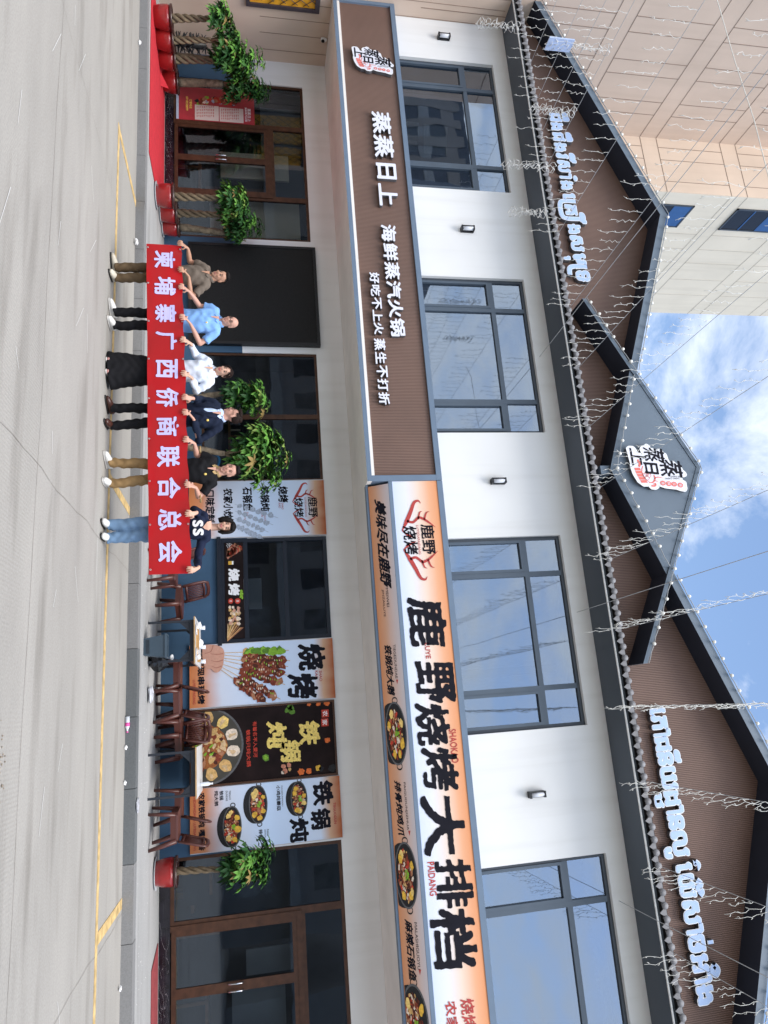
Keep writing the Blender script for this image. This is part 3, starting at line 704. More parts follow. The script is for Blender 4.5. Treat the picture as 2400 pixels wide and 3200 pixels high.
# ---- logo shield used on both signs
LOGO_OUT = [(195,190),(250,160),(350,165),(395,215),(425,290),(520,315),(495,215),(530,170),(600,150),(650,120),(710,150),(725,200),(790,215),(850,245),(900,215),(975,240),(1000,290),(1060,320),(1080,430),(1110,480),(1190,460),(1250,520),(1330,550),(1370,640),(1425,690),(1430,740),(1370,765),(1310,755),(1315,830),(1385,870),(1380,1000),(1340,1045),(1240,1030),(1150,1000),(900,970),(770,925),(760,960),(690,995),(590,985),(540,930),(430,930),(320,850),(245,700),(215,550),(230,500)]
def logo(parent, x0, x1, z0, z1, Yf, thick):
    def uv(p): return (x0+(p[1]-120)/925*(x1-x0), z0+(p[0]-195)/1235*(z1-z0))
    fr = XZ(Yf); s = (x1-x0)/0.7
    o = MB(); out_ = [uv(p) for p in LOGO_OUT]
    o.poly([out_], fr, lface, 0.0, -thick, lside)
    n = len(out_)
    for i in range(n):       # bright rim
        a, b = out_[i], out_[(i+1)%n]; ribbon(o,[a,b],0.018*s,fr,lrim,0.002)
    lo = o.build('logo_plate', parent)
    t = MB()
    def L_(ch, b, bold=0.02, rough=0.15, sh=0.1):
        (xa,za),(xb,zb) = uv((b[0],b[1])), uv((b[2],b[3])); letters(t,ch,xa,xb,za,zb,fr,inkm,0.004,bold=bold,rough=rough,shear=sh)
    L_('上',(255,205,600,545),0.03); L_('日',(510,480,820,705),0.035); L_('蒸',(560,195,1020,470),0.02); L_('蒸',(860,435,1370,770),0.02)
    t.build('logo_lettering', lo)
    c = MB()
    for k in range(5):
        f0, f1 = k/5+0.01, (k+1)/5-0.02
        q = lambda f, e: (290+110*f**1.5 if e==0 else 415+120*f**1.3, 575+300*f)
        c.poly([[uv(q(f0,0)),uv(q(f1,0)),uv(q(f1,1)),uv(q(f0,1))]],fr,coral,0.004)
    for pts,wd in (([(400,560),(430,500),(400,440),(420,420)],0.03),([(490,545),(455,610),(450,690),(500,800),(580,860)],0.012),([(700,725),(705,800),(650,860),(560,870)],0.02),([(600,930),(680,930),(700,890),(640,900)],0.022),([(690,790),(780,765),(890,785)],0.012),([(690,830),(770,850)],0.01)):
        p = curve([uv(p) for p in pts],6); ribbon(c,p,taper(len(p),wd*s,wd*s*1.2,wd*s*0.4),fr,coral,0.004)
    for cx,cy in ((500,720),(540,780),(590,730),(545,700)):
        e = ellipse(*uv((cx,cy)),0.028*s,0.03*s,16); ribbon(c,e+[e[0]],0.006*s,fr,coral,0.004)
    for (cx,cy),ch in zip(((865,880),(995,895),(1115,905),(1250,925)),'海鲜火锅'):
        u_,v_ = uv((cx,cy)); c.poly([ellipse(u_,v_,0.036*s,0.042*s,18)],fr,coral,0.004)
        letters(c,ch,u_-.02*s,u_+.02*s,v_-.024*s,v_+.024*s,fr,lface,0.006,bold=0.0)
    (u1,v1),(u2,v2) = uv((1000,820)),uv((1240,840))
    c.build('logo_emblem', lo)
    # pinyin line is set upside down on the real plate
    def up(uu,vv,nn): return fr(-uu, -vv, nn)
    p = Sep(); a0,b0 = uv((930,760)),uv((1270,800))
    xa,xb = uv((0,742))[0],uv((0,812))[0]
    fr2 = lambda uu,vv,nn: fr(vv, -uu, nn)          # reads towards the pavement
    za,zb = uv((930,0))[1],uv((1265,0))[1]
    letters(p,'ZHENG ZHENG',-zb,-za,xa+(xb-xa)*.55,xb,fr2,inkm,0.004,bold=0.0); letters(p,'RI SHANG',-zb,-zb+(zb-za)*.6,xa,xa+(xb-xa)*.45,fr2,inkm,0.004,bold=0.0)
    p.build('logo_pinyin', lo)
    return lo

# ---- brown signboard
S1 = thing('signboard','long brown grooved signboard in a blue grey frame with raised white characters','signboard',(-9.4,11.84,3.86))
f = MB(); f.box(-14.99,-3.85,11.84,12.1,3.863,3.945,fram); f.box(-14.99,-3.85,11.84,12.119,5.135,5.235,fram)
f.box(-3.955,-3.845,11.842,12.1,3.945,5.135,fram); f.box(-14.99,-14.91,11.842,12.1,3.945,5.135,fram); f.build('frame', S1)
MB().box(-14.91,-3.955,11.885,11.93,3.945,5.135,ribb).build('panel', S1)
fr1 = XZ(11.80)
o6,k6 = (1000,0),2.37; o7 = (1000,700)
boxes = [('蒸',o6,k6,(388,828,525,990)),('蒸',o6,k6,(402,1000,546,1165)),('日',o6,k6,(418,1208,565,1325)),('上',o6,k6,(437,1360,575,1525))]
for i,ch in enumerate('海鲜蒸汽火锅'):
    boxes.append((ch,o7,K,(398+11.5*i,4+121.5*i,494+11.3*i,113+123*i)))
for i,ch in enumerate('好吃不上火'): boxes.append((ch,o7,K,(322+7*i,313+81*i,386+6.5*i,385+82.5*i)))
for i,ch in enumerate('蒸生不打折'): boxes.append((ch,o7,K,(352+7.5*i,742+87*i,424+7*i,818+88*i)))
for ch,o,k,b in boxes:
    x0,x1,z0,z1 = bx(o,k,b,11.80); m_ = MB(); letters(m_,ch,x0,x1,z0,z1,fr1,lface,0.0,-0.07,lside,bold=0.035,R=72); m_.build('raised_character', S1)
logo(S1,-13.63,-12.95,4.19,5.07,11.79,0.08)

# ---- orange signboard
org = gradmat('orange_sign_print',[(0.0,(0.60,0.68,0.86)),(0.28,(0.72,0.74,0.80)),(0.55,(0.78,0.62,0.52)),(0.8,(0.76,0.40,0.24)),(1.0,(0.70,0.29,0.13))])
org2 = gradmat('orange_strip_print',[(0.0,(0.58,0.24,0.11)),(0.35,(0.60,0.33,0.21)),(0.75,(0.60,0.48,0.45)),(1.0,(0.56,0.52,0.55))])
S2 = thing('signboard','orange and white barbecue signboard with big black brush characters above a sloping strip','signboard',(2,11.84,3.86))
f = MB(); f.box(-3.84,XR,11.84,12.119,5.135,5.235,fram); f.box(-3.84,XR,11.84,12.1,4.236,4.305,fram)
f.add([(-3.84,12.055,3.861),(XR,12.055,3.861),(XR,12.045,3.90),(-3.84,12.045,3.90),(-3.84,12.2,3.861),(XR,12.2,3.861)],[(0,1,2,3),(0,4,5,1)],fram)
f.add([(-3.843,11.84,4.24),(-3.843,12.055,3.861),(-3.843,12.1,3.861),(-3.843,12.1,4.24)],[(0,1,2,3)],fram); f.build('frame', S2)
MB().box(-3.84,XR,11.852,11.93,4.305,5.135,org).build('panel', S2)
sn = Vector((0,-0.375,-0.215)).normalized()   # outward normal of the sloping strip
def frS(u,v,n): return (u, 12.055-0.215*v+sn.y*n, 3.861+0.375*v+sn.z*n)
MB().quad(frS(-3.80,.10,0),frS(XR,.10,0),frS(XR,.99,0),frS(-3.80,.99,0),org2).build('sloping_strip', S2)
frM = XZ(11.848)
def antlers(mb, cx, z0, w, h, fr, n0=0.003):
    for sg in (-1,1):
        P = lambda u,v: (cx+sg*u*w, z0+v*h)
        for pts,wd in (([(0.12,0.0),(0.24,0.16),(0.36,0.30),(0.47,0.42),(0.495,0.55),(0.46,0.62)],[.02,.085,.075,.06,.04,.008]),
                       ([(0.24,0.16),(0.22,0.32),(0.245,0.42),(0.28,0.52),(0.26,0.66),(0.22,0.80),(0.15,1.0)],[.05,.05,.05,.05,.05,.04,.006]),
                       ([(0.255,0.50),(0.34,0.56),(0.36,0.64)],[.04,.03,.005]),([(0.25,0.68),(0.335,0.76),(0.355,0.86)],[.04,.03,.005]),([(0.12,0.0),(0.06,0.17),(0.02,0.38)],[.02,.05,.01])):
            p = curve([P(*q) for q in pts],5); n = len(p); W = [float(np.interp(i/(n-1),np.linspace(0,1,len(wd)),wd))*w*0.62 for i in range(n)]
            ribbon(mb,p,W,fr,redp,n0)
a = MB(); antlers(a,-2.755,4.42,1.44,0.61,frM); a.build('antler_emblem', S2)
o8 = (1100,1400); o9,k9 = (1150,2100),1.9518
def sig(mb, s, o, k, b, Yv, fr, m, n0=0.003, **kw):
    x0,x1,z0,z1 = bx(o,k,b,Yv); letters(mb,s,x0,x1,z0,z1,fr,m,n0,**kw)
t = Sep()
sig(t,'鹿野',o8,K,(452,495,540,688),11.848,frM,inkm,bold=0.03,rough=.2); sig(t,'烧烤',o8,K,(335,505,425,690),11.848,frM,inkm,bold=0.03,rough=.2); sig(t,'LUYEDAPAIDANG',o8,K,(425,500,440,690),11.848,frM,redp,bold=0.01)
t.build('small_lettering', S2)
for ch,o,k,b in (('鹿',o8,K,(365,970,612,1290)),('野',o8,K,(412,1380,668,1655)),('烧',o9,k9,(292,188,500,452)),('烤',o9,k9,(332,458,552,728)),('大',o9,k9,(330,750,592,1122)),('排',o9,k9,(412,1140,640,1442)),('档',o9,k9,(385,1440,662,1812))):
    m_ = MB(); sig(m_,ch,o,k,b,11.848,frM,inkm,bold=0.036,rough=0.32,R=80,shear=0.06,seed=ord(ch)%97); m_.build('brush_character', S2)
t = Sep(); sig(t,'LUYE',o8,K,(475,1262,507,1365),11.848,frM,redp,bold=.02); sig(t,'SHAOKAO',o9,k9,(502,347,545,555),11.848,frM,redp,bold=.02); sig(t,'PAIDANG',o9,k9,(370,1157,412,1366),11.848,frM,redp,bold=.02)
sig(t,'烧烤',o9,k9,(570,1990,655,2190),11.848,frM,redp,bold=.03,rough=.2); sig(t,'农家菜',o9,k9,(480,2005,550,2290),11.848,frM,redp,bold=.03,rough=.2); t.build('red_lettering', S2)
t = Sep()
def st(s,x0,x1,v0,v1,m=inkm,**kw): letters(t,s,x0,x1,v0,v1,frS,m,0.003,**kw)
st('美味尽在鹿野',-3.50,-1.96,.33,.82,bold=.045,rough=.3,shear=.25); st('MEIWEI',-1.94,-1.61,.54,.64,bold=.01); st('JINZAILUYE',-1.92,-1.45,.36,.46,bold=.01)
st('铁锅炖大鹅',-0.97,-0.15,.30,.60,bold=.035,rough=.3,shear=.2); st('TIEGEDUNDAE',-.97,-.41,.66,.76,bold=.01)
st('排骨炖鸡爪',1.2,2.02,.30,.56,bold=.035,rough=.3,shear=.2); st('PAIGUDUNJIZHUA',1.22,1.93,.64,.74,bold=.01)
st('麻辣石锅鱼',3.22,4.04,.30,.60,bold=.035,rough=.3,shear=.2); st('MALASHIGUOYU',3.24,3.88,.66,.76,bold=.01)
t.build('strip_lettering', S2)
t = MB()
for x,v in ((-.39,.68),(1.94,.70),(3.88,.69)): t.poly([[(x,v),(x+.075,v+.035),(x,v+.09)]],frS,redp,.003)
t.build('strip_arrows', S2)
# ---- printed food pictures
F = {n_: mat('print_'+n_, c, 0.55, 0.07 if n_.startswith('skin') else 0.25, 30, spec=.2) for n_,c in dict(iron=(0.02,0.02,0.022),ironlight=(0.11,0.11,0.115),meat=(0.20,0.042,0.022),meatdark=(0.075,0.02,0.012),meatlight=(0.38,0.17,0.09),corn=(0.72,0.43,0.06),cornlight=(0.78,0.55,0.18),bun=(0.58,0.36,0.14),herb=(0.22,0.42,0.04),leek=(0.10,0.22,0.03),bone=(0.72,0.60,0.48),chili=(0.50,0.05,0.03),stick=(0.60,0.42,0.24),skin=(0.56,0.30,0.22),skindark=(0.40,0.17,0.12),ghost=(0.36,0.42,0.52),broth=(0.30,0.10,0.03),glow=(0.70,0.16,0.04),spice=(0.55,0.22,0.14),gold=(0.86,0.62,0.17)).items()}
def pot(mb, cx, cz, rx, rz, fr, seed=1, s=1.0, zc=None):
    r = random.Random(seed); clip = (lambda z: z) if zc is None else (lambda z: max(z, zc))
    def P(lp, m, d): mb.poly([[(x,clip(z)) for x,z in lp]],fr,m,d)
    P(ellipse(cx,cz-rz*.35,rx*.97,rz*1.25,30),F['iron'],.003)                         # bowl under the rim
    P(ellipse(cx,cz,rx,rz,36),F['ironlight'],.0045); P(ellipse(cx,cz,rx*.94,rz*.9,36),F['iron'],.006)
    for sg in (-1,1): e = ellipse(cx+sg*rx*1.03,cz+rz*.1,rx*.10,rz*.24,14); ribbon(mb,[(x,clip(z)) for x,z in e+[e[0]]],rx*.045,fr,F['iron'],.0035)
    for k in range(170):
        a, q = r.uniform(0,2*pi), sqrt(r.random())*.8; x,z = cx+rx*q*cos(a)*.95, cz-rz*.08+rz*q*sin(a)*.82
        P(blob(x,z,rx*r.uniform(.03,.075),r,8,.35,1.6,r.uniform(0,3)),F[r.choice(['meat','meat','meat','meatdark','meatdark','meatlight','meatlight','bone','bun','chili'])],.007+.000035*k)
    for k in range(6):
        a = (0.3,1.1,2.0,3.6,4.1,5.6)[k]+r.uniform(-.3,.3); P(blob(cx+rx*.70*cos(a),cz+rz*.62*sin(a),rx*r.uniform(.10,.16),r,12,.18,1.2,r.uniform(0,3)),F[r.choice(['corn','cornlight','corn'])],.0135+.0002*k)
    for k in range(12): P(blob(cx+r.uniform(-.14,.14)*rx,cz+r.uniform(-.05,.3)*rz,rx*.05,r,6,.4),F['herb'],.0152+.0001*k)
p = MB(); pot(p,0.46,.52,.50,.42,frS,3,zc=.12); p.build('pot_picture', S2)
p = MB(); pot(p,2.58,.50,.48,.42,frS,5,zc=.12); p.build('pot_picture', S2)
p = MB(); pot(p,4.62,.42,.55,.50,frS,8,zc=.12); p.build('pot_picture', S2)

# ---- Khmer roof signs: blocky letters
def khmer(parent, seq, Yv, z0, zh, thick=0.09):
    """seq: (glyph, x0, x1, v0, v1) with v in letter heights above the base line"""
    for gl,x0,x1,v0,v1 in seq:
        m_ = MB(); fr = XZ(Yv)
        def P(b, n0, n1, face, side):
            if isinstance(gl, str): letters(m_,gl,x0-b,x1+b,z0+v0*zh-b,z0+v1*zh+b,fr,face,n0,n1,side,bold=0.066 if b else 0.044,R=80)
            else:
                for pts in gl:
                    q = curve([(x0+(x1-x0)*u,z0+(v0+(v1-v0)*v)*zh) for u,v in pts],6); W = .085+2*b
                    n=len(q); L_=[];R_=[]
                    for i,(x,z) in enumerate(q):
                        a=q[max(i-1,0)];c_=q[min(i+1,n-1)];dx,dz=c_[0]-a[0],c_[1]-a[1];h=sqrt(dx*dx+dz*dz) or 1
                        e = b if i==0 else 0
                        L_.append((x-dz/h*W/2,z+dx/h*W/2)); R_.append((x+dz/h*W/2,z-dx/h*W/2))
                    m_.poly([L_+R_[::-1]],fr,face,n0,n1,side)
        P(0.012,0.0,-thick,lrim,lside); P(0.0,0.004,None,lblue,None)
        m_.build('raised_letter', parent)
KL = thing('letter_sign','blue white rimmed Khmer letters on the far left gable beside the tower','letter sign',(-10.2,11.8,8.5))
khmer(KL,[('ជ',-12.33,-12.10,0,1),('ឹ',-12.36,-12.12,1.1,1.65),('ង',-12.07,-11.86,0,1),('ជ',-11.80,-11.58,0,1),('ឹ',-11.82,-11.58,1.1,1.65),('ង',-11.53,-11.30,0,1),('រ',-11.25,-11.12,0,1),('ី',-11.27,-11.02,1.1,1.62),('ស',-11.06,-10.76,0,1),('ា',-10.73,-10.60,0,1),('ំ',-10.68,-10.55,1.15,1.45),('ង',-10.54,-10.32,0,1),
 ('េ',-10.22,-10.08,0,1),([[(0,.95),(.02,.25),(.2,.0),(.8,0),(.98,.25),(.98,1)]],-10.03,-9.58,-.35,1.05),('គ',-9.93,-9.68,0,.95),('ី',-9.75,-9.48,1.1,1.6),('ង',-9.45,-9.22,0,1),('ស',-9.17,-8.80,0,1),('ម',-8.74,-8.48,0,1),('ុ',-8.66,-8.58,-.75,-.25),([[(0,1.0),(.03,.3),(.25,.05),(.9,0)]],-8.43,-8.2,-.5,1.0),('ទ',-8.33,-8.08,0,1.1)],11.80,8.515,0.275)
KR = thing('letter_sign','blue white rimmed Khmer letters on the near right gable under its slope','letter sign',(2.6,11.8,8.5))
def kw(a,b,c): return 0.40+(2.78-.40)*(a-130)/(2090-130), 0.40+(2.78-.40)*(b-130)/(2090-130)
sq = []
for gl,a,b,v0,v1 in (('េ',125,225,0,1),('ភ',228,425,0,1),('ា',430,525,0,1.1),('ជ',528,720,0,1),('ន',735,915,0,1),('ី',725,895,1.1,1.5),('យ',935,1235,0,1),('ដ',1255,1440,0,1),('ឋ',1270,1450,-.62,-.1),('ា',1450,1550,0,1.1),('ន',1565,1755,0,1),('ល',1770,2090,0,1),('ូ',1960,2100,-.55,-.08)): sq.append((gl,)+kw(a,b,0)+(v0,v1))
def kw2(a,b): return 2.88+(4.93-2.88)*(a-210)/(2150-210), 2.88+(4.93-2.88)*(b-210)/(2150-210)
for gl,a,b,v0,v1 in (('េ',215,340,0,1),([[(.1,.5),(.5,.9),(.9,.5),(.5,.1),(.1,.5)]],215,320,1.05,1.45),('យ',375,705,0,1),([[(0,.2),(.3,.8),(.55,.2),(.8,.8),(1,.3)]],480,690,1.08,1.42),('ស',745,1070,0,1),('ា',1075,1205,0,1.05),('ច',1210,1455,0,1),([[(.2,.5),(.8,.5)]],1305,1390,1.1,1.6),('អ',1480,1730,0,1),('ា',1735,1870,0,1.05),([[(.1,.5),(.5,.9),(.9,.5),(.5,.1),(.1,.5)]],1650,1800,1.12,1.52),('ង',1885,2150,0,1)): sq.append((gl,)+kw2(a,b)+(v0,v1))
khmer(KR,sq,11.80,8.54,0.29)
LG = thing('logo_sign','white crayfish logo sign with black brush characters on the central grey gable','logo sign',(-3.85,11.37,8.7)); logo(LG,-4.31,-3.38,8.66,9.78,11.30,0.08)

# ---- posters along the wall
wpr = gradmat('poster_blue_white_print',[(0.0,(0.60,0.20,0.07)),(0.10,(0.62,0.26,0.13)),(0.22,(0.62,0.67,0.78)),(0.5,(0.60,0.74,0.95)),(0.86,(0.66,0.76,0.93)),(0.93,(0.62,0.40,0.27)),(1.0,(0.40,0.11,0.04))])
darkpr = mat('poster_dark_print',(0.013,0.007,0.007),0.6,0.5,2.5,spec=.12)
alu = mat('poster_edge',(0.55,0.55,0.58),0.4)
Yp = 13.56; frP = XZ(Yp-0.001)
def poster(label, x0,x1,z0,z1,m_):
    P = thing('poster',label,'poster',((x0+x1)/2,Yp,z0)); MB().box(x0,x1,Yp,13.606,z0,z1,m_).build('sheet', P)
    e = MB(); 
    for xa in (x0-.012,x1): e.box(xa,xa+.012,Yp-.006,13.606,z0,z1,alu)
    e.build('edge_trim', P); return P
o3,o4,o5 = (300,1300),(300,1850),(300,2400)
P1 = poster('blue white poster with red antlers at its top, left of the serving window', -4.445,-3.32,0.66,3.28,wpr)
a = MB(); antlers(a,-3.88,2.64,1.02,0.50,frP); a.build('antler_emblem', P1)
t = Sep()
sig(t,'鹿野',o3,K,(1375,525,1438,655),Yp,frP,inkm,bold=.03,rough=.2); sig(t,'烧烤',o3,K,(1285,530,1345,655),Yp,frP,inkm,bold=.03,rough=.2); sig(t,'LUYEDAPAIDANG',o3,K,(1353,528,1364,655),Yp,frP,redp,bold=.0)
for s,b in (('烧烤',(1180,455,1245,560)),('铁锅炖',(1065,455,1125,618)),('石锅鱼',(950,462,1015,615)),('农家小炒',(825,470,888,665)),('口味定制',(708,480,772,690))): sig(t,s,o3,K,b,Yp,frP,inkm,bold=.04,rough=.25,shear=.06)
for s,b in (('SHAO',(1202,563,1216,605)),('KAO',(1183,563,1197,597)),('TIEGUO',(1088,620,1101,678)),('DUN',(1070,620,1083,655)),('SHI',(975,622,988,648)),('GUOYU',(958,622,971,678))): sig(t,s,o3,K,b,Yp,frP,redp,bold=.01)
t.build('lettering', P1)
r = random.Random(4); t = MB()
for j_ in range(4):
    ax,az,bx_,bz = -3.62+.05*j_,1.52+.02*j_,-3.45-.02*j_+.07*j_,2.25-.05*j_
    x_s = -3.98+.14*j_; 
    ribbon(t,[(x_s,1.52),(x_s+.3,2.35-.1*j_)],.008,frP,F['ghost'],.003)
    for k in range(6): f_=.12+k*.14; t.poly([blob(x_s+.3*f_,1.52+(.83-.1*j_)*f_,.055,r,7,.3)],frP,F['ghost'],.004+.0003*k)
t.build('skewer_picture', P1)
P2 = poster('pale poster with meat skewers held in a fist, right of the serving window', -1.295,-0.195,0.66,3.28,wpr)
t = Sep(); sig(t,'烧',o4,K,(1308,335,1487,508),Yp,frP,inkm,bold=.04,rough=.3,R=80); sig(t,'烤',o4,K,(1240,528,1440,692),Yp,frP,inkm,bold=.04,rough=.3,R=80)
sig(t,'SHAO',o4,K,(1447,510,1465,578),Yp,frP,redp,bold=.02); sig(t,'KAO',o4,K,(1420,510,1438,562),Yp,frP,redp,bold=.02)
sig(t,'鲜肉现串现烤',o4,K,(658,365,705,728),Yp,frP,inkm,bold=.035); sig(t,'LUYEDAPAIDANG',o4,K,(628,570,645,728),Yp,frP,redp,bold=.02); t.build('lettering', P2)
t = MB(); r = random.Random(11)
def pz(a,b): return at(o4[0]+a/K,o4[1]+b/K,Yp)
ends = [((830,395),(1250,378)),((828,410),(1258,445)),((830,430),(1245,483)),((832,445),(1240,540)),((825,470),(1225,600)),((820,490),(1195,695)),((812,505),(1110,722))]
for i_,(p0,p1) in enumerate(ends):
    A_,B_ = pz(*p0),pz(*p1); ribbon(t,[A_,B_],.012,frP,F['stick'],.003+.0012*i_)
    for k in range(17):
        f_ = .33+.6*k/17; X_,Z_ = A_[0]+(B_[0]-A_[0])*f_, A_[1]+(B_[1]-A_[1])*f_
        cl = ['leek','herb','leek'] if i_==0 else ['meat','meatdark','meat','meatdark','meat','meatlight']
        if i_==0 and k==0: cl=['bun']
        t.poly([blob(X_+r.uniform(-.018,.018),Z_+r.uniform(-.01,.01),.060,r,10,.28,1.35,r.uniform(0,3))],frP,F[r.choice(cl)],.006+.0012*i_+.00007*k)
        if i_: t.poly([blob(X_+r.uniform(-.03,.03),Z_+.012,.012,r,5,.4,1.8)],frP,F[r.choice(['bone','herb','meatlight'])],.0068+.0012*i_+.00007*k)
t.build('skewer_picture', P2)
t = MB()
hand = [(690,345),(760,342),(815,360),(832,395),(828,440),(822,480),(800,515),(770,522),(745,498),(715,500),(700,470),(690,420)]
t.poly([curve([pz(*q) for q in hand+[hand[0]]],4)[:-1]],frP,F['skin'],.015)
for pts in ([(825,400),(780,405),(740,400)],[(826,440),(785,452),(745,445)],[(815,480),(780,492),(750,480)],[(760,345),(745,385),(705,400)]): p=curve([pz(*q) for q in pts],5); ribbon(t,p,taper(len(p),.02,.008),frP,F['skindark'],.0165)
t.build('fist_picture', P2)
P3 = poster('dark framed poster with gold characters over a round stew plate, between two pale posters', -0.165,1.15,0.66,3.25,darkpr)
fm = MB(); frame_rect(fm,-0.165,1.15,0.66,3.25,Yp-.02,Yp-.001,.035,brnm); fm.build('frame', P3)
t = Sep(); 
for s,b in (('铁',(1315,832,1452,990)),('锅',(1192,958,1328,1105)),('炖',(1105,840,1238,1018))): sig(t,s,o4,K,b,Yp,frP,F['gold'],bold=.045,rough=.4,R=80,shear=.1)
t.build('gold_lettering', P3)
t = Sep(); sig(t,'有着名不入爱河',o4,K,(1018,838,1045,1072),Yp,frP,F['chili'],bold=.03,rough=.3); sig(t,'铁锅只炖大鹅',o4,K,(974,892,1002,1132),Yp,frP,F['chili'],bold=.03,rough=.3)
for ch,b in (('农',(1462,762,1508,812)),('家',(1460,820,1506,870))):
    x0,x1,z0,z1 = bx(o4,K,b,Yp); t.poly([rect_loop(x0,x1,z0,z1)],frP,F['chili'],.003); letters(t,ch,x0+.02,x1-.02,z0+.02,z1-.02,frP,whp,.0045,bold=.02)
t.build('red_lettering', P3)
t = MB(); r = random.Random(21); cx,cz,R_ = 0.47,0.93,0.66; z_lo = .70
def cl(lp, lo_=z_lo): return [(max(-.12,min(1.11,x)),max(lo_,z)) for x,z in lp]
t.poly([cl(ellipse(cx,cz,R_,R_,48))],frP,F['ironlight'],.003); t.poly([cl(ellipse(cx,cz,R_*.95,R_*.95,48))],frP,mat('print_plate',(0.055,0.05,0.04),0.4,.2),.0045)
t.poly([cl(blob(cx,cz-.03,R_*.60,r,24,.08))],frP,F['broth'],.006)
for k in range(150):
    a_,q = r.uniform(0,2*pi),sqrt(r.random())*.56; lp = cl(blob(cx+R_*q*cos(a_),cz-.03+R_*q*sin(a_),R_*r.uniform(.03,.07),r,7,.35,1.6,r.uniform(0,3)))
    t.poly([lp],frP,F[r.choice(['meat','meatlight','bun','broth','bun','meatdark','meatlight','stick','broth'])],.0065+.00004*k)
for k in range(11):
    a_ = k*.57+.2; lp = cl(blob(cx+R_*.74*cos(a_),cz+R_*.74*sin(a_),R_*.15,r,12,.12,1.15,a_)); t.poly([lp],frP,F[r.choice(['bun','bun','cornlight','bone'])],.0135)
    t.poly([cl(blob(cx+R_*.77*cos(a_)+.01,cz+R_*.72*sin(a_),R_*.05,r,9,.5,2.0,a_))],frP,F['stick'],.0142)
for k in range(9): t.poly([cl(blob(cx+r.uniform(-.15,.15),cz+r.uniform(-.2,.25),.02,r,6,.4,2.2,r.uniform(0,3)))],frP,F['herb'],.0148+.0001*k)
t.build('plate_picture', P3)
t = MB()
def dot(a,b,rr,m_,d=.003,j_=.2): x,z = pz(a,b); t.poly([blob(x,z,rr,r,14,j_)],frP,F[m_],d)
for a,b in ((1255,742),(1240,765),(1270,775),(1265,752)): dot(a,b,.05,'leek',.003)
dot(1100,1075,.06,'leek'); 
for k in range(5): dot(1093+8*(k%3),1066+9*(k//2),.02,'herb',.0042+.0002*k)
for a,b,rr,m_ in ((1380,728,.035,'glow'),(1440,724,.04,'glow'),(1495,720,.05,'glow'),(1330,1165,.06,'glow'),(1380,1160,.05,'glow'),(1440,1140,.05,'corn'),(1460,1145,.045,'iron'),(1215,1130,.04,'spice'),(1250,1120,.04,'spice'),(1225,1160,.045,'spice'),(1210,1170,.03,'bone'),(1255,1150,.03,'bun'),(1530,1140,.07,'iron'),(1500,960,.05,'glow')): dot(a,b,rr,m_,.0032)
t.build('spice_picture', P3)
P4 = poster('pale poster with three iron stew pots, next to the right hand glass entrance', 1.165,2.195,0.66,3.27,wpr)
t = Sep()
for s,b in (('铁',(1405,80,1538,240)),('锅',(1390,262,1522,398)),('炖',(1255,325,1380,482))): sig(t,s,o5,K,b,Yp,frP,inkm,bold=.04,rough=.3,R=80)
sig(t,'TIEGUODUN',o5,K,(1540,222,1557,362),Yp,frP,redp,bold=.02)
sig(t,'小鸡炖蘑菇',o5,K,(1170,112,1196,276),Yp,frP,inkm,bold=.03,rough=.2); sig(t,'XIAOJIDUNMOGU',o5,K,(1200,112,1211,248),Yp,frP,inkm,bold=0)
sig(t,'铁锅',o5,K,(800,148,826,208),Yp,frP,inkm,bold=.03); sig(t,'炖大鹅',o5,K,(768,148,793,246),Yp,frP,inkm,bold=.03); sig(t,'TIEGUO',o5,K,(862,146,874,206),Yp,frP,inkm,bold=0); sig(t,'DUNDAE',o5,K,(841,148,853,214),Yp,frP,inkm,bold=0)
sig(t,'排骨',o5,K,(1055,398,1080,458),Yp,frP,inkm,bold=.03); sig(t,'PAIGU',o5,K,(1108,396,1120,440),Yp,frP,inkm,bold=0); sig(t,'JIZHUA',o5,K,(1090,398,1101,450),Yp,frP,inkm,bold=0)
sig(t,'农家铁锅炖 嘎嘎香',o5,K,(665,160,708,535),Yp,frP,inkm,bold=.04); sig(t,'LUYEDAPAIDANG LUYEDAPAIDANG',o5,K,(632,165,648,538),Yp,frP,redp,bold=.02); t.build('lettering', P4)
for (a,b,c_,e),sd_ in (((1235,75,1370,325),31),((960,100,1112,375),32),((790,235,945,530),33)):
    x0,x1,z0,z1 = bx(o5,K,(a,b,c_,e),Yp); p = MB(); 
    pot(p,(x0+x1)/2,z0+(z1-z0)*.60,(x1-x0)*.46,(z1-z0)*.40,frP,sd_); p.build('pot_picture', P4)
MN = thing('menu_board','narrow dark skewer menu strip under the serving window glass','menu board',(-2.3,13.58,1.3))
MB().box(-3.21,-1.39,13.572,13.587,1.315,1.655,darkpr).build('sheet', MN); frN = XZ(13.571); om,km = (650,1690),6.91
t = Sep()
for ch,b in (('烧',(440,600,680,870)),('烤',(440,925,685,1180))): sig(t,ch,om,km,b,13.571,frN,whp,bold=.06)
for b in ((435,1245,545,1360),(580,1240,700,1360)):
    x0,x1,z0,z1 = bx(om,km,b,13.571); t.poly([ellipse((x0+x1)/2,(z0+z1)/2,(x1-x0)/2,(z1-z0)/2,20)],frN,F['chili'],.003); letters(t,'串',x0+.035,x1-.035,z0+.02,z1-.02,frN,whp,.0045,bold=.01)
t.build('lettering', MN)
t = MB(); r = random.Random(5)
def pm(a,b): return at(om[0]+a/km,om[1]+b/km,13.571)
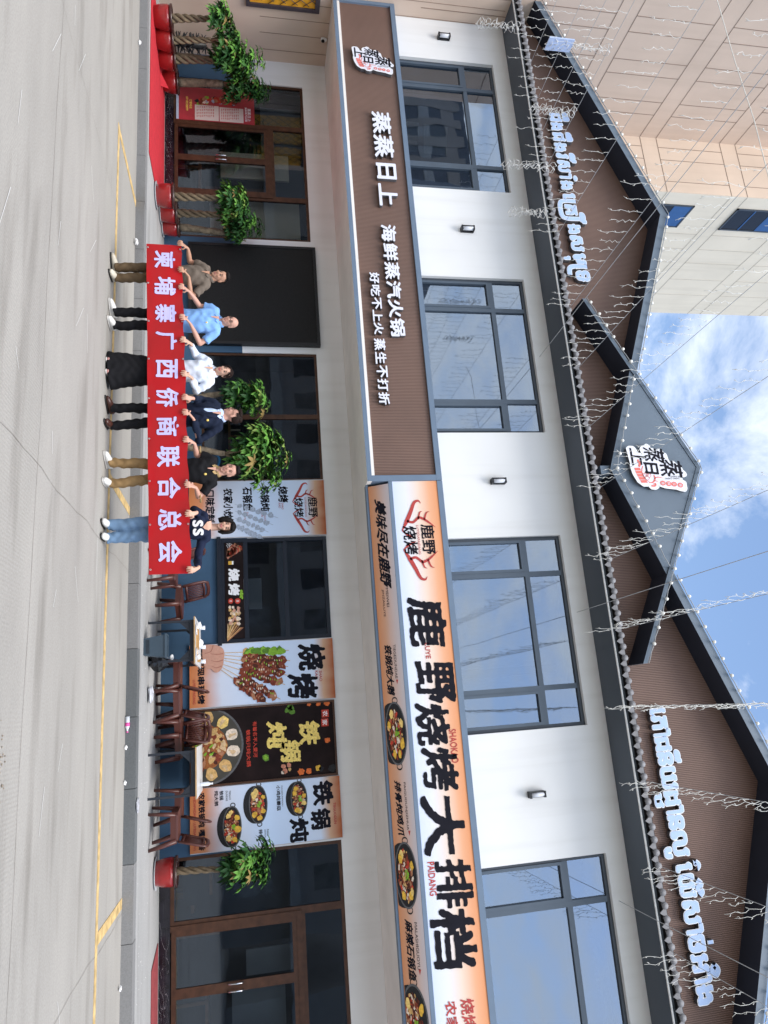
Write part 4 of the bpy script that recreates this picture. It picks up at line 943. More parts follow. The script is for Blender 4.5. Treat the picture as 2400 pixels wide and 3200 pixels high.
for k in range(9):
    A_ = pm(400+r.uniform(0,80),55+6*k); B_ = pm(730-38*k,170+24*k); ribbon(t,[A_,B_],.006,frN,whp,.003)
    for q in range(5): f_=.45+.12*q; t.poly([blob(A_[0]+(B_[0]-A_[0])*f_,A_[1]+(B_[1]-A_[1])*f_,.028,r,8,.3,1.6)],frN,F[r.choice(['meatlight','chili','meat','skindark'])],.004+.0003*k)
t.build('sausage_picture', MN); t = MB()
for k in range(12):
    A_ = pm(420,2170-8*k); B_ = pm(760-30*k,1860-6*k+r.uniform(-30,30)); ribbon(t,[A_,B_],.012,frN,F[r.choice(['meatlight','stick','bun'])],.003+.0003*k)
t.build('skewer_picture', MN); t = MB()
for k in range(40): x,z = pm(r.uniform(470,690),r.uniform(1420,1800)); t.poly([blob(x,z,.03,r,8,.3)],frN,F[r.choice(['bone','bun','meatlight','skin','stick'])],.003+.0001*k)
t.build('mushroom_picture', MN); t = MB()
x0,x1,z0,z1 = bx(om,km,(440,440,550,515),13.571); t.poly([rect_loop(x0,x1,z0,z1)],frN,F['corn'],.003); t.poly([rect_loop(x0,x1,z1-.03,z1)],frN,whp,.0045)
t.build('beer_picture', MN); t = MB()
for k in range(8): x,z = pm(715+r.uniform(-20,30),1080+22*k); t.poly([blob(x,min(z,1.64),.022,r,7,.4)],frN,F['herb'],.003+.0001*k)
t.build('lettuce_picture', MN)
# menu seen in the left window
MW = thing('menu_poster','red menu poster with cream price panels inside the left shop window','menu poster',(-13.6,13.64,0.5)); frW = XZ(13.630); oW,kW = (480,220),4.74
redd = mat('menu_red_print',(0.36,0.035,0.045),.5,.15,4); crm = mat('menu_cream_print',(0.60,0.53,0.48),.5,.04); gold = mat('yellow_print',(0.75,0.50,0.10),.5,.05)
def bw(b): return bx(oW,kW,b,13.63)
x0,x1,z0,z1 = bw((335,335,1490,790)); x0 = -14.05; x1 = -13.12
MB().box(x0,x1,13.631,13.64,z0,z1,redd).build('sheet', MW)
t = MB()
t.poly([rect_loop(x0,x1,z0,z0+.055)],frW,mat('pale_blue_print',(0.45,0.55,0.68),.5),.002)
for b in ((612,520,965,742),(978,560,1330,770)): q0,q1,r0,r1 = bw(b); t.poly([rect_loop(q0,min(q1,x1-.02),r0,r1)],frW,crm,.002)
t.build('price_panel', MW)
r = random.Random(3)
for c_ in (0,1,2,3):
  for base in ((640,530),(1005,570)):
    t = MB()
    if 1:
        for k in range(10):
            q0,q1,r0,r1 = bw((base[0]+k*27,base[1]+c_*44,base[0]+k*27+10,base[1]+c_*44+r.uniform(18,34)))
            if q1 < x1-.03: t.poly([rect_loop(q0,q1,r0,r1)],frW,redp,.0035)
    if t.v: t.build('price_column', MW)
t = Sep()
for b,s in (((528,430,570,565),'订餐电话'),((478,388,512,595),'0718558899')): q0,q1,r0,r1 = bw(b); letters(t,s,q0,q1,r0,r1,frW,gold,.003,bold=.04)
q0,q1,r0,r1 = bw((1390,570,1440,760)); letters(t,'蒸蒸日上',q0,min(q1,x1-.03),r0,r1,frW,whp,.003,bold=.03); q0,q1,r0,r1 = bw((1352,550,1382,760)); letters(t,'海鲜蒸汽火锅',q0,min(q1,x1-.03),r0,r1,frW,whp,.003,bold=.03)
t.build('lettering', MW)
t = MB()
for k in range(46): x,z = at(oW[0]+r.uniform(630,1230)/kW,oW[1]+r.uniform(405,505)/kW,13.63); t.poly([blob(x,z,.05,r,8,.3)],frW,F[r.choice(['bone','chili','meat','ghost','iron','meatlight','herb'])],.003+.0001*k)
t.build('dish_picture', MW)

# ---- big dark display screen
D = thing('display_screen','large black display screen on the wall behind the left men','display screen',(-8.6,13.5,.65))
scr = mat('screen_black',(0.012,0.012,0.0125),0.6,0.2,40,0.1,300,spec=.2)
f = MB(); frame_rect(f,-9.82,-7.42,0.66,3.37,13.50,13.608,.06,mat('screen_frame',(0.012,0.012,0.014),.4)); f.build('frame', D); MB().box(-9.76,-7.48,13.515,13.607,0.72,3.31,scr).build('screen', D)
# ---- wall lamps
lampm = mat('lamp_black',(0.015,0.016,0.02),.4); lampw = mat('lamp_diffuser',(0.70,0.73,0.80),.4,.03)
W1 = thing('wall_lamp','black wall lamp with white tube beside the tower, farthest left','wall lamp',(-14.47,12.12,6.25),group='wall lamps between the upper windows')
m_ = MB(); m_.box(-14.53,-14.41,12.085,12.119,6.25,6.58,lampm); m_.box(-14.53,-14.41,11.99,12.085,6.25,6.285,lampm); m_.box(-14.53,-14.41,11.99,12.085,6.545,6.58,lampm); m_.box(-14.53,-14.515,12.0,12.085,6.285,6.545,lampm); m_.build('bracket', W1)
m_ = MB(); m_.lathe((-14.468,12.035,6.285),[(0.045,0),(0.045,.26)],lampw,14); m_.build('diffuser', W1)
for X,lb in ((-9.39,'black wall lamp between the first and second upper window from the tower'),(-3.88,'black wall lamp between the second and third upper window from the tower'),(1.63,'black wall lamp above the brush character for big, nearest the camera')):
    c_ = dup(W1); c_.location = (X,12.12,6.25); c_['label'] = lb; c_.scale = (.85,1,.85)
W1.scale = (.85,1,.85)

# ---- festoon bulbs along the gables
bulbm = mat('bulb_glass',(0.82,0.82,0.78),.25,.03); cabm = mat('festoon_cable',(0.32,0.34,0.36),.6)
bulb_me = None
def festoon(label, pts, Yv, step):
    global bulb_me
    P = [Vector((x,Yv,z)) for x,z in pts]; T_ = thing('festoon_string',label,'festoon lights',P[0],group='festoon bulbs along the gable edges')
    c_ = MB(); cp = []
    L_ = [0.0]
    for a,b in zip(P[:-1],P[1:]): L_.append(L_[-1]+(b-a).length)
    def pos(s):
        for i in range(len(P)-1):
            if s <= L_[i+1]: return P[i].lerp(P[i+1],(s-L_[i])/(L_[i+1]-L_[i]))
        return P[-1]
    n = int(L_[-1]/step); s = [step*(k+.4)+rnd.uniform(-.02,.02) for k in range(n)]
    for k in range(n*3+1): q = pos(L_[-1]*k/(n*3)); cp.append((q.x,q.y-.012,q.z-(.012 if k%3==1 else 0)))
    c_.tube(cp,.008,cabm,5); c_.build('cable', T_)
    for k in s:
        q = pos(k)
        if bulb_me is None:
            m_ = MB(); m_.ball((0,0,0),.031,bulbm,10,7); m_.tube([(0,.02,.012),(0,.04,.03)],.014,lampm,6); bo = m_.build('bulb', T_, rel=False); bulb_me = bo.data
        else: bo = bpy.data.objects.new('bulb', bulb_me); COL.objects.link(bo); bo.parent = T_
        bo.location = (q.x-P[0].x,-.03+rnd.uniform(-.01,.01),q.z-P[0].z+rnd.uniform(-.008,.008))
festoon('string of white bulbs up the left slope of the gable beside the tower',[(-15,zout(-15)+.02),(XA,ZT+.02)],11.38,.305)
festoon('string of white bulbs down the right slope of the gable beside the tower',[(XA,ZT+.02),(-5.85,zout(-5.85)+.02)],11.38,.275)
festoon('string of white bulbs over the small central gable',[(-7.4,zs(-7.4)),(XV,10.17),(-.35,zs(-.35))],11.35,.285)
festoon('string of white bulbs along the lower v edge of the grey logo panel',[(-5.75,9.12),(XV,8.43),(-2.0,9.13)],11.35,.27)
festoon('string of white bulbs along the slopes of the near right gable',[(-1.85,zout(-1.85)+.02),(XB,ZT+.02),(5.6,zout(5.6)+.02)],11.38,.30)

# ---- wires over the street with icicle light strands
wirem = mat('light_wire',(0.42,0.44,0.46),.6); icem = mat('icicle_light',(0.78,0.78,0.74),.35,.05)
strand = []
for v_ in range(5):
    m_ = MB(); r = random.Random(40+v_); Ls = .40+.05*v_; pts=[(0,0,0)]
    for k in range(1,9): pts.append((r.uniform(-.018,.018),r.uniform(-.025,.025),-Ls*k/8))
    m_.tube(pts,.0027,icem,4)
    for k in range(2,9,2): x,y,z = pts[k-1]; sg = r.choice((-1,1)); m_.tube([(x,y,z),(x+.008,y+sg*.02,z-.012),(x,y+sg*.026,z-.03)],[.0025,.004,.004],icem,4)
    strand.append(m_)
strand_me = [None]*5
def wire(label, X, strands, Y1=-4.0, z=7.95, z1=None, Y0=11.40, step=.23, s0=.25, s1=8.6, thick=.0042, grp='light wires over the street', tight=False):
    T_ = thing('light_wire' if strands else 'overhead_cable',label,'light string' if strands else 'cable',(X,Y0,z),group=grp)
    z1 = z1 if z1 is not None else z+.15; m_ = MB()
    P = lambda t: (X,Y0+(Y1-Y0)*t,z+(z1-z)*t-.25*4*t*(1-t)*.4)
    m_.tube([P(k/24) for k in range(25)],thick,wirem,5); m_.build('wire', T_)
    if strands:
        y = s0; r = random.Random(int(X*100))
        while y < s1:
            t = y/(Y0-Y1); q = P(t); v_ = r.randrange(5)
            if strand_me[v_] is None: so = strand[v_].build('light_strand', T_, rel=False); strand_me[v_] = so.data
            else: so = bpy.data.objects.new('light_strand', strand_me[v_]); COL.objects.link(so); so.parent = T_
            so.location = (q[0]-X,q[1]-Y0,q[2]-z); so.rotation_euler = (r.uniform(-.06,.06),r.uniform(-.06,.06),r.uniform(0,6.28)); so.scale = (1,1,r.uniform(.85,1.2))
            y += step*r.uniform(.75,1.3)
for X,lb in ((-13.0,'light wire with short white strands starting nearest the tower wall'),(-12.0,'light wire with white strands just left of the first far Khmer letters'),(-11.2,'light wire with white strands over the first far Khmer letters'),(-10.36,'light wire with white strands over the middle of the far Khmer letters'),(-8.75,'light wire with white strands over the end of the far Khmer letters'),
    (-7.1,'light wire with white strands left of the small gable foot'),(-5.85,'light wire with white strands under the left arm of the small gable'),(-4.63,'light wire with white strands left of the central logo'),(-3.45,'light wire with white strands crossing the central logo sign'),(-2.15,'light wire with white strands right of the central logo'),
    (1.5,'light wire with white strands over the subscript near Khmer letter'),(2.75,'light wire with white strands between the two near Khmer words'),(3.95,'light wire with white strands over the last near Khmer letters')): wire(lb,X,True)
wire('bunched light wire seen end on above the right foot of the small gable',-.95,True,step=.24); wire('dense bunch of white light strands seen end on left of the near Khmer letters',.33,True,step=.17)
for X,lb in ((-6.45,'bare dark cable running over the street beside the tower corner'),(-1.35,'bare cable over the street right of the central gable'),(3.36,'bare cable over the street across the near Khmer letters')): wire(lb,X,False,z=7.55,Y0=12.0,thick=.005,grp='bare cables over the street')
m_ = MB(); P = [at(ix,iy,6.5) for ix,iy in ((2200,-60),(2241,0),(2297,194),(2355,370),(2400,547),(2440,760))]
T_ = thing('overhead_cable','slack pale cable hanging in front of the tower','cable',(P[0][0],6.5,P[0][1])); m_.tube([(x,6.5,z) for x,z in P],.006,icem,6); m_.build('wire', T_)
# hanging rope light motifs, seen almost edge on
rope = mat('rope_light',(0.72,0.72,0.70),.4,.08); acry = mat('pale_blue_acrylic',(0.42,0.52,0.75),.3,.05)
def motif(label, X, Yc, z0, z1, seed, blue=False):
    T_ = thing('light_motif',label,'light decoration',(X,Yc,z1),group='rope light decorations hanging over the street'); r = random.Random(seed); m_ = MB()
    H = z1-z0; w_ = .13
    for k in range(7):
        zc = z0+H*(k+.5)/7; pts=[]
        for a_ in np.linspace(0,2*pi,13): pts.append((X+.03*sin(3*a_+k),Yc+w_*(.6+.4*cos(2*a_+k))*cos(a_),zc+H/13*(1+.5*sin(3*a_))*sin(a_)))
        m_.tube(pts,.005,rope,4)
    m_.tube([(X+.03*sin(k*1.7),Yc+.05*sin(k*2.3),z0+H*k/20) for k in range(21)],.006,rope,4)
    for k in range(8): zc = z0+H*(k+.5)/8; m_.tube([(X-.06,Yc+r.uniform(-.1,.1),zc),(X,Yc+r.uniform(-.06,.06),zc+.03),(X+.06,Yc+r.uniform(-.1,.1),zc-.02)],.005,rope,4)
    m_.build('rope_outline', T_)
    if blue: b_ = MB(); b_.box(X-.015,X+.015,Yc-.13,Yc+.13,z0,z0+.5,acry); b_.build('acrylic_plate', T_)
motif('rope light decoration against the white wall by the first wall lamp',-12.3,9.9,6.25,7.1,1); motif('pale blue and white decoration hanging in front of the far gable slope',-11.75,9.7,7.5,8.8,2,True)
motif('rope light decoration at the start of the far Khmer letters',-10.5,10,7.12,8.02,3); motif('rope light decoration in front of the first upper window corner',-9.2,10,6.4,7.42,4); motif('rope light decoration above the second wall lamp',-8.2,10,6.4,7.1,5)
# ================================================================== plants, furniture, carpets, litter
potm = mat('red_glazed_pot',(0.28,0.016,0.016),.25,.15,6,coat=.4); rimm = mat('dark_pot_rim',(0.05,0.022,0.018),.25,.3,12); soil = mat('potting_soil',(0.035,0.025,0.018),.95,.3,30)
bark = mat('tan_bark',(0.155,0.115,0.070),.85,.35,14,.5,60); bark2 = mat('mottled_bark',(0.16,0.125,0.085),.9,.5,12,.5,50)
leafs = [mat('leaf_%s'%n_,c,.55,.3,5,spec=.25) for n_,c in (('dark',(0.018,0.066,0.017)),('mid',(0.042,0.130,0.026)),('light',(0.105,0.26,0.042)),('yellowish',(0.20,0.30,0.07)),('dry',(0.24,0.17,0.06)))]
sauc = mat('grey_saucer',(0.45,0.46,0.48),.5)
def leaflet(mb, p, d, up, Ln, W, m):
    d = d.normalized(); s_ = d.cross(up)
    if s_.length < 1e-4: s_ = Vector((1,0,0))
    s_.normalize(); nn = s_.cross(d).normalized(); dr = -nn*Ln*.22
    q = [p, p+d*Ln*.35+s_*W*.46+nn*W*.14, p+d*Ln*.7+s_*W*.36+dr*.4+nn*W*.1, p+d*Ln+dr, p+d*Ln*.7-s_*W*.36+dr*.4+nn*W*.1, p+d*Ln*.35-s_*W*.46+nn*W*.14, p+d*Ln*.38, p+d*Ln*.72+dr*.4]
    mb.add(q,[(0,6,1),(1,6,7,2),(2,7,3),(0,5,6),(5,4,7,6),(4,3,7)],m)
def crown(parent, c, rx, ry, z0, z1, n, seed, light=.4, sz=.13, holes=.25):
    r = random.Random(seed); mb = MB(); st_ = MB(); zc = (z0+z1)/2; hz = (z1-z0)/2
    lobes = [(r.uniform(-.45,.45)*rx,r.uniform(-.45,.45)*ry,r.uniform(-.55,.6)*hz,r.uniform(.38,.62)) for _ in range(6)]+[(0,0,-.2*hz,.6)]
    k = 0; tries = 0; n = int(n*1.45)
    while k < n and tries < n*20:
        tries += 1; lx,ly,lz,lr = r.choice(lobes); v = Vector((r.gauss(0,1),r.gauss(0,1),r.gauss(0,1))).normalized()*(r.random()**.35)
        p = Vector((c[0]+lx+v.x*rx*lr, c[1]+ly+v.y*ry*lr, zc+lz+v.z*hz*lr))
        p.z = max(z0,min(z1,p.z)); outv = Vector((p.x-c[0],(p.y-c[1]),(p.z-zc)*.8+.08)).normalized()
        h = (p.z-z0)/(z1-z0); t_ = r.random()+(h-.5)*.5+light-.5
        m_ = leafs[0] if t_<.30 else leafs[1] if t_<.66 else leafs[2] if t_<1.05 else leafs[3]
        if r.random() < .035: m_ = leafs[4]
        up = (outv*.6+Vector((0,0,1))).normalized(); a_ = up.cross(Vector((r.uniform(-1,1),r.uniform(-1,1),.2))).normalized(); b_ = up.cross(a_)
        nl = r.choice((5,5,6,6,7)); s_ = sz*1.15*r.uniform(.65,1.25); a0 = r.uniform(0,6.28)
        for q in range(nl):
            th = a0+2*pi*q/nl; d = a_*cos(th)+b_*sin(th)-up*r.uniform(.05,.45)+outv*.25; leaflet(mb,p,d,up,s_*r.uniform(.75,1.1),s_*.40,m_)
        if k%3==0: st_.tube([(c[0]+(p.x-c[0])*.25,c[1]+(p.y-c[1])*.25,z0+(p.z-z0)*.35),tuple(p)],.005,leafs[1],4)
        k += 1
    mb.build('foliage', parent); st_.build('stems', parent)
def potted(label, x, y, pr, ph, kind, tz, cx, cy, rx, ry, z0, z1, n, seed, light=.4, tr=.06, sz=.13, saucer=False, cone=None):
    T_ = thing('potted_tree',label,'potted tree',(x,y,zw),group='potted money trees in red pots')
    m_ = MB(); m_.lathe((x,y,zw),[(pr*.72,0),(pr*.80,.02),(pr*.96,ph*.4),(pr,ph*.72),(pr*.95,ph*.88)],potm,24); m_.build('pot', T_)
    m_ = MB(); m_.lathe((x,y,zw),[(pr*.95,ph*.86),(pr*1.05,ph*.90),(pr*1.06,ph),(pr*.97,ph*1.01),(pr*.93,ph*.93)],rimm,24); m_.build('pot_rim', T_)
    m_ = MB(); m_.lathe((x,y,zw),[(pr*.93,ph*.90),(.02,ph*.95)],soil,20); m_.build('soil', T_)
    if saucer: m_ = MB(); m_.lathe((x,y,zw),[(pr*.95,0.004),(pr*1.12,.03),(pr*1.1,.035),(pr*.8,.02)],sauc,24); m_.build('saucer', T_)
    tx,ty = cx,cy; zb = zw+ph*.92; m_ = MB()
    if kind == 'braid':
        for s_ in range(3):
            pts=[]; nk=26
            for k in range(nk+1):
                f_=k/nk; th = f_*11+2.094*s_; rr = tr*.70*(1-.35*f_)
                pts.append((x+(tx-x)*f_+rr*cos(th),y+(ty-y)*f_+rr*sin(th),zb+(tz-zb)*f_))
            m_.tube(pts,[tr*.56*(1-.40*k/nk) for k in range(nk+1)],bark,7)
    else:
        pts=[]; nk=10; r = random.Random(seed)
        for k in range(nk+1): f_=k/nk; pts.append((x+(tx-x)*f_+r.uniform(-.008,.008),y+(ty-y)*f_,zb+(tz-zb)*f_))
        m_.tube(pts,[tr*(1.15-.3*k/nk)*r.uniform(.94,1.06) for k in range(nk+1)],bark2,10)
    for k in range(4):
        a_ = k*1.6+seed; m_.tube([(tx,ty,tz-.03),(tx+.06*cos(a_),ty+.06*sin(a_),tz+.12),(tx+rx*.45*cos(a_),ty+ry*.45*sin(a_),tz+(z1-tz)*.5)],[tr*.4,tr*.28,.008],bark,5)
    m_.build('trunk', T_); crown(T_,(cx,cy),rx,ry,z0,z1,n,seed,light,sz)
    return T_
potted('braided money tree in red pot at the far end of the left row',-13.62,11.59,.235,.37,'braid',1.25,-13.72,11.6,.36,.33,1.15,1.72,70,1,.45,.075,sz=.12)
potted('second braided money tree in red pot from the tower end, beside the red carpet',-13.52,11.99,.235,.36,'braid',1.25,-13.62,12.0,.42,.36,1.18,2.12,105,2,.5,.07)
potted('third money tree from the tower end, thick braided trunk, folded carpet at its pot',-13.51,12.43,.235,.36,'braid',1.36,-13.58,12.45,.42,.36,1.28,2.38,110,3,.45,.08)
potted('money tree with plain trunk half hidden behind the left row of pots',-13.78,12.62,.20,.34,'straight',1.22,-13.80,12.62,.33,.3,1.15,1.95,60,4,.3,.075)
potted('dark leaved money tree with leaning plain trunk at the left entrance glass',-13.60,13.10,.245,.35,'straight',1.46,-13.62,13.05,.50,.30,1.42,2.55,115,5,.28,.085)
potted('front braided money tree of the trio right of the left entrance, pale leaves',-9.87,12.19,.235,.37,'braid',1.35,-9.90,12.2,.40,.34,1.28,2.0,95,6,.62,.075,saucer=True)
potted('middle money tree of the trio right of the left entrance, braided trunk',-10.02,12.86,.22,.36,'braid',1.36,-10.02,12.85,.38,.32,1.32,2.16,95,7,.5,.075,saucer=True)
potted('rear money tree of the trio with plain trunk, next to the black display screen',-9.98,13.25,.20,.36,'straight',1.46,-9.85,13.2,.36,.25,1.38,2.28,85,8,.35,.07,saucer=True)
potted('lone braided money tree in bright red pot with saucer, by the right hand entrance',2.33,13.0,.225,.36,'braid',1.35,2.38,12.95,.48,.38,1.20,2.14,130,9,.40,.055,saucer=True)
potted('money tree with plain trunk behind the woman in the white shirt',-5.88,12.9,.24,.37,'straight',1.32,-5.98,12.85,.52,.42,1.32,2.30,120,10,.62,.06)
potted('tall bright money tree rising behind the man in the black polo shirt',-4.83,12.55,.24,.37,'straight',1.38,-4.63,12.5,.74,.55,1.38,2.62,190,11,.72,.06,sz=.15)
# black ornamental shrub by the tower
bs = thing('black_ornament','black shaggy ornament standing behind the left potted trees against the tower','ornament',(-14.6,13.0,zw)); m_ = MB(); r = random.Random(9); bm_ = mat('black_plastic',(0.02,0.022,0.025),.45,.3,8)
for k in range(70): a_,z = r.uniform(0,6.28),r.uniform(.3,.95); m_.tube([(-14.6,13.0,zw+z),(-14.6+.22*cos(a_),13+.22*sin(a_),zw+z+r.uniform(-.12,.2))],[.03,.008],bm_,4)
m_.tube([(-14.6,13.0,zw),(-14.6,13.0,zw+.95)],[.06,.10],bm_,8); m_.build('body', bs)

# ---- carpets
cpt = mat('red_carpet',(0.50,0.022,0.035),.95,.14,9,.4,220); cpt2 = mat('dusty_red_carpet',(0.30,0.055,0.06),.95,.2,9,.4,220)
def carpet(label, pts, m_):
    T_ = thing('carpet',label,'carpet',(pts[0][0],pts[0][1],zw)); b_ = MB(); n=len(pts)
    vs=[(x,y,zw+.004) for x,y in pts]+[(x,y,zw+.014) for x,y in pts]
    b_.add(vs,[tuple(range(n-1,-1,-1)),tuple(range(n,2*n))]+[(i,(i+1)%n,(i+1)%n+n,i+n) for i in range(n)],m_); b_.build('pile', T_); return T_
cp = carpet('bright red carpet laid along the kerb in front of the left entrance',[(-14.3,11.2),(-9.99,11.2),(-10.02,12.1),(-11.1,13.46),(-14.3,13.46)],cpt)
m_ = MB(); m_.add([(-13.35,12.62,zw+.015),(-13.05,12.7,zw+.015),(-13.2,12.9,zw+.16),(-13.35,12.85,zw+.05)],[(0,1,2),(0,2,3)],cpt); m_.build('folded_corner', cp)
carpet('dusty red carpet in front of the right hand entrance',[(3.62,12.69),(3.45,13.46),(8.5,13.46),(8.5,12.69)],cpt2)

# ---- chairs and tables
plas = mat('brown_plastic',(0.085,0.026,0.02),.38,.12,5,spec=.5)
def make_chair():
    T_ = thing('plastic_chair','','chair',(0,0,0),group='brown plastic chairs by the wall')
    m_ = MB(); w_,d_ = .215,.21; zs_ = .43
    pts = [(-w_,-d_),(w_,-d_),(w_*1.05,d_*.9),(w_*.85,d_*1.08),(-w_*.85,d_*1.08),(-w_*1.05,d_*.9)]; n=6
    m_.add([(x,y,zs_-.02) for x,y in pts]+[(x*.98,y*.98,zs_+.008) for x,y in pts],[tuple(range(5,-1,-1)),tuple(range(6,12))]+[(i,(i+1)%n,(i+1)%n+n,i+n) for i in range(n)],plas)
    for (x0,x1,y0,y1) in ((-w_,w_,d_*.92,d_),(-w_-.005,-w_+.015,-d_,d_),(w_-.015,w_+.005,-d_,d_),(-w_,w_,-d_,-d_+.02)): m_.box(x0,x1,y0,y1,zs_-.105,zs_-.021,plas)
    m_.build('seat', T_, rel=False)
    for sx in (-1,1):
        m_ = MB(); m_.tube([(sx*.20,.19,zs_-.03),(sx*.215,.215,.2),(sx*.225,.235,0)],[(.052,.036),(.042,.03),(.03,.024)],plas,8); m_.build('leg', T_, rel=False)
        m_ = MB(); m_.tube([(sx*.20,-.19,zs_-.02),(sx*.212,-.245,.2),(sx*.22,-.29,0)],[(.056,.042),(.046,.036),(.034,.026)],plas,8); m_.build('leg', T_, rel=False)
    m_ = MB(); yb = lambda z: -.20-(z-zs_)*.28
    fr_ = [(-.205,.44),(-.21,.62),(-.20,.80),(-.165,.855),(0,.875),(.165,.855),(.20,.80),(.21,.62),(.205,.44)]
    m_.tube([(x,yb(z),z) for x,z in fr_],[(.034,.020)]*9,plas,7); m_.tube([(-.2,yb(.50),.50),(0,yb(.5)+.005,.50),(.2,yb(.50),.50)],.02,plas,6); m_.tube([(-.19,yb(.79),.79),(0,yb(.79)-.02,.80),(.19,yb(.79),.79)],.024,plas,6)
    m_.build('back_frame', T_, rel=False)
    m_ = MB()
    for k in range(8): x = -.157+.045*k; m_.tube([(x,yb(.47),.47),(x,yb(.65)-.012,.65),(x,yb(.80)-.01,.80)],[(.0175,.006)]*3,plas,6)
    m_.build('back_slats', T_, rel=False)
    return T_
ch0 = make_chair(); first = True
for (x,y),(dx,dy),lb in (((-2.40,11.95),(1,-.12),'brown plastic chair mostly hidden behind the right end of the banner'),((-3.72,12.55),(-.9,-.3),'brown plastic chair whose back shows behind the man in the black polo'),
    ((-2.02,13.06),(.84,-.54),'brown plastic chair left of the cluttered table, turned towards it'),((-.76,12.78),(-1,.05),'brown plastic chair right of the cluttered table, beside the black bin bag'),
    ((-.33,12.78),(-.97,-.2),'brown plastic chair seen sideways between the two tables, back to back with its neighbour'),((.02,12.95),(-.75,-.66),'dark backed brown chair between the tables, under the round plate picture'),
    ((.33,13.05),(.45,-.9),'brown chair with open slatted back just left of the clear white table'),((1.56,12.42),(-1,-.1),'brown plastic chair right of the clear white table, nearest the kerb'),((1.32,13.05),(-1,.1),'brown plastic chair tucked at the far right side of the clear white table')):
    c_ = ch0 if first else dup(ch0); first = False
    c_.location = (x,y,zw); c_.rotation_euler = (0,0,atan2(-dx,dy)); c_['label'] = lb
ttop = mat('table_top_laminate',(0.62,0.62,0.62),.4,.05); wood = mat('chipboard_edge',(0.42,0.27,0.13),.7,.2); tmet = mat('table_dark_metal',(0.025,0.03,0.04),.4,.1)
def table(label, x0,x1,y0,y1):
    T_ = thing('folding_table',label,'table',((x0+x1)/2,(y0+y1)/2,zw)); zt = .885
    m_ = MB(); m_.box(x0,x1,y0,y1,zt-.022,zt,ttop); m_.box(x0-.004,x1+.004,y0-.006,y0-.0005,zt-.022,zt-.001,wood); m_.build('top', T_)
    m_ = MB(); m_.box(x0+.04,x1-.04,y0+.05,y0+.09,zt-.09,zt-.024,tmet); m_.box(x0+.04,x1-.04,y1-.09,y1-.05,zt-.09,zt-.024,tmet); m_.box(x0+.04,x0+.08,y0+.09,y1-.09,zt-.09,zt-.024,tmet); m_.box(x1-.08,x1-.04,y0+.09,y1-.09,zt-.09,zt-.024,tmet); m_.build('frame', T_)
    for lx in (x0+.06,x1-.06):
        for ly in (y0+.07,y1-.07):
            m_ = MB(); m_.box(lx-.018,lx+.018,ly-.018,ly+.018,zw,zt-.091,tmet)
            sg = 1 if lx < (x0+x1)/2 else -1; m_.prism([(lx+sg*.019,zt-.092),(lx+sg*.17,zt-.092),(lx+sg*.019,zt-.25)],ly-.006,ly+.006,tmet); m_.build('leg', T_)
    return T_
table('dark legged table cluttered with plates, tissues and food remains',-1.60,-.86,11.84,13.2)
table('clear white topped table with a water bottle, under the round plate poster',.42,1.18,12.02,13.4)
tis = mat('white_tissue',(0.78,0.78,0.78),.9,.06); kraft = mat('brown_paper_tray',(0.50,0.30,0.12),.8,.2); clearp = mat('clear_plastic',(0.70,0.74,0.80),.15,.05); zt = .886
def crumple(label, nm, x,y,z, r_, m_, seed, cat='litter', sq=.6, group=None):
    r = random.Random(seed); T_ = thing(nm,label,cat,(x,y,z),group=group); b_ = MB(); vs=[];fs=[]; n,mm=9,6
    for i in range(mm+1):
        for k in range(n): ph=pi*i/mm; q=r_*r.uniform(.65,1.15); vs.append((x+q*sin(ph)*cos(2*pi*k/n),y+q*sin(ph)*sin(2*pi*k/n),z+max(.002,r_*sq+q*sq*cos(ph))))
    for i in range(mm):
        for k in range(n): fs.append((i*n+k,(i+1)*n+k,(i+1)*n+(k+1)%n,i*n+(k+1)%n))
    b_.add(vs,fs,m_); b_.build('crumpled_sheet', T_)
crumple('crumpled white tissues on the near left of the cluttered table','tissue_pile',-1.48,12.05,zt,.07,tis,1); crumple('crumpled white tissues in the middle of the cluttered table','tissue_pile',-1.22,12.3,zt,.08,tis,2); crumple('white tissues beside the small brown tray on the cluttered table','tissue_pile',-.98,12.15,zt,.05,tis,3)
def plate(label,x,y,rr,m_):
    T_ = thing('plate',label,'plate',(x,y,zt)); b_ = MB(); b_.lathe((x,y,zt),[(rr*.6,0),(rr,.018),(rr*.97,.022),(rr*.55,.006)],m_,18); b_.build('dish', T_)
    b_ = MB(); r = random.Random(int(x*99))
    for k in range(9): b_.ball((x+r.uniform(-.5,.5)*rr,y+r.uniform(-.5,.5)*rr,zt+.016),(.018,.014,.012),F[r.choice(['meat','bone','bun'])],6,4)
    b_.build('leftovers', T_)
plate('white plate of bones at the left front of the cluttered table',-1.40,11.94,.09,whp); plate('white plate of leftovers at the right front of the cluttered table',-1.03,11.95,.085,whp)
def tray(label,x,y,lx,ly): T_ = thing('paper_tray',label,'tray',(x,y,zt)); b_ = MB(); b_.box(x-lx,x+lx,y-ly,y+ly,zt+.001,zt+.012,kraft); b_.box(x-lx,x-lx+.008,y-ly,y+ly,zt+.013,zt+.045,kraft); b_.box(x+lx-.008,x+lx,y-ly,y+ly,zt+.013,zt+.045,kraft); b_.box(x-lx+.009,x+lx-.009,y+ly-.008,y+ly,zt+.013,zt+.045,kraft); b_.build('tray', T_)
tray('long brown paper tray across the cluttered table',-1.25,12.02,.16,.05); tray('small brown paper tray at the right of the cluttered table',-.97,12.32,.06,.06)
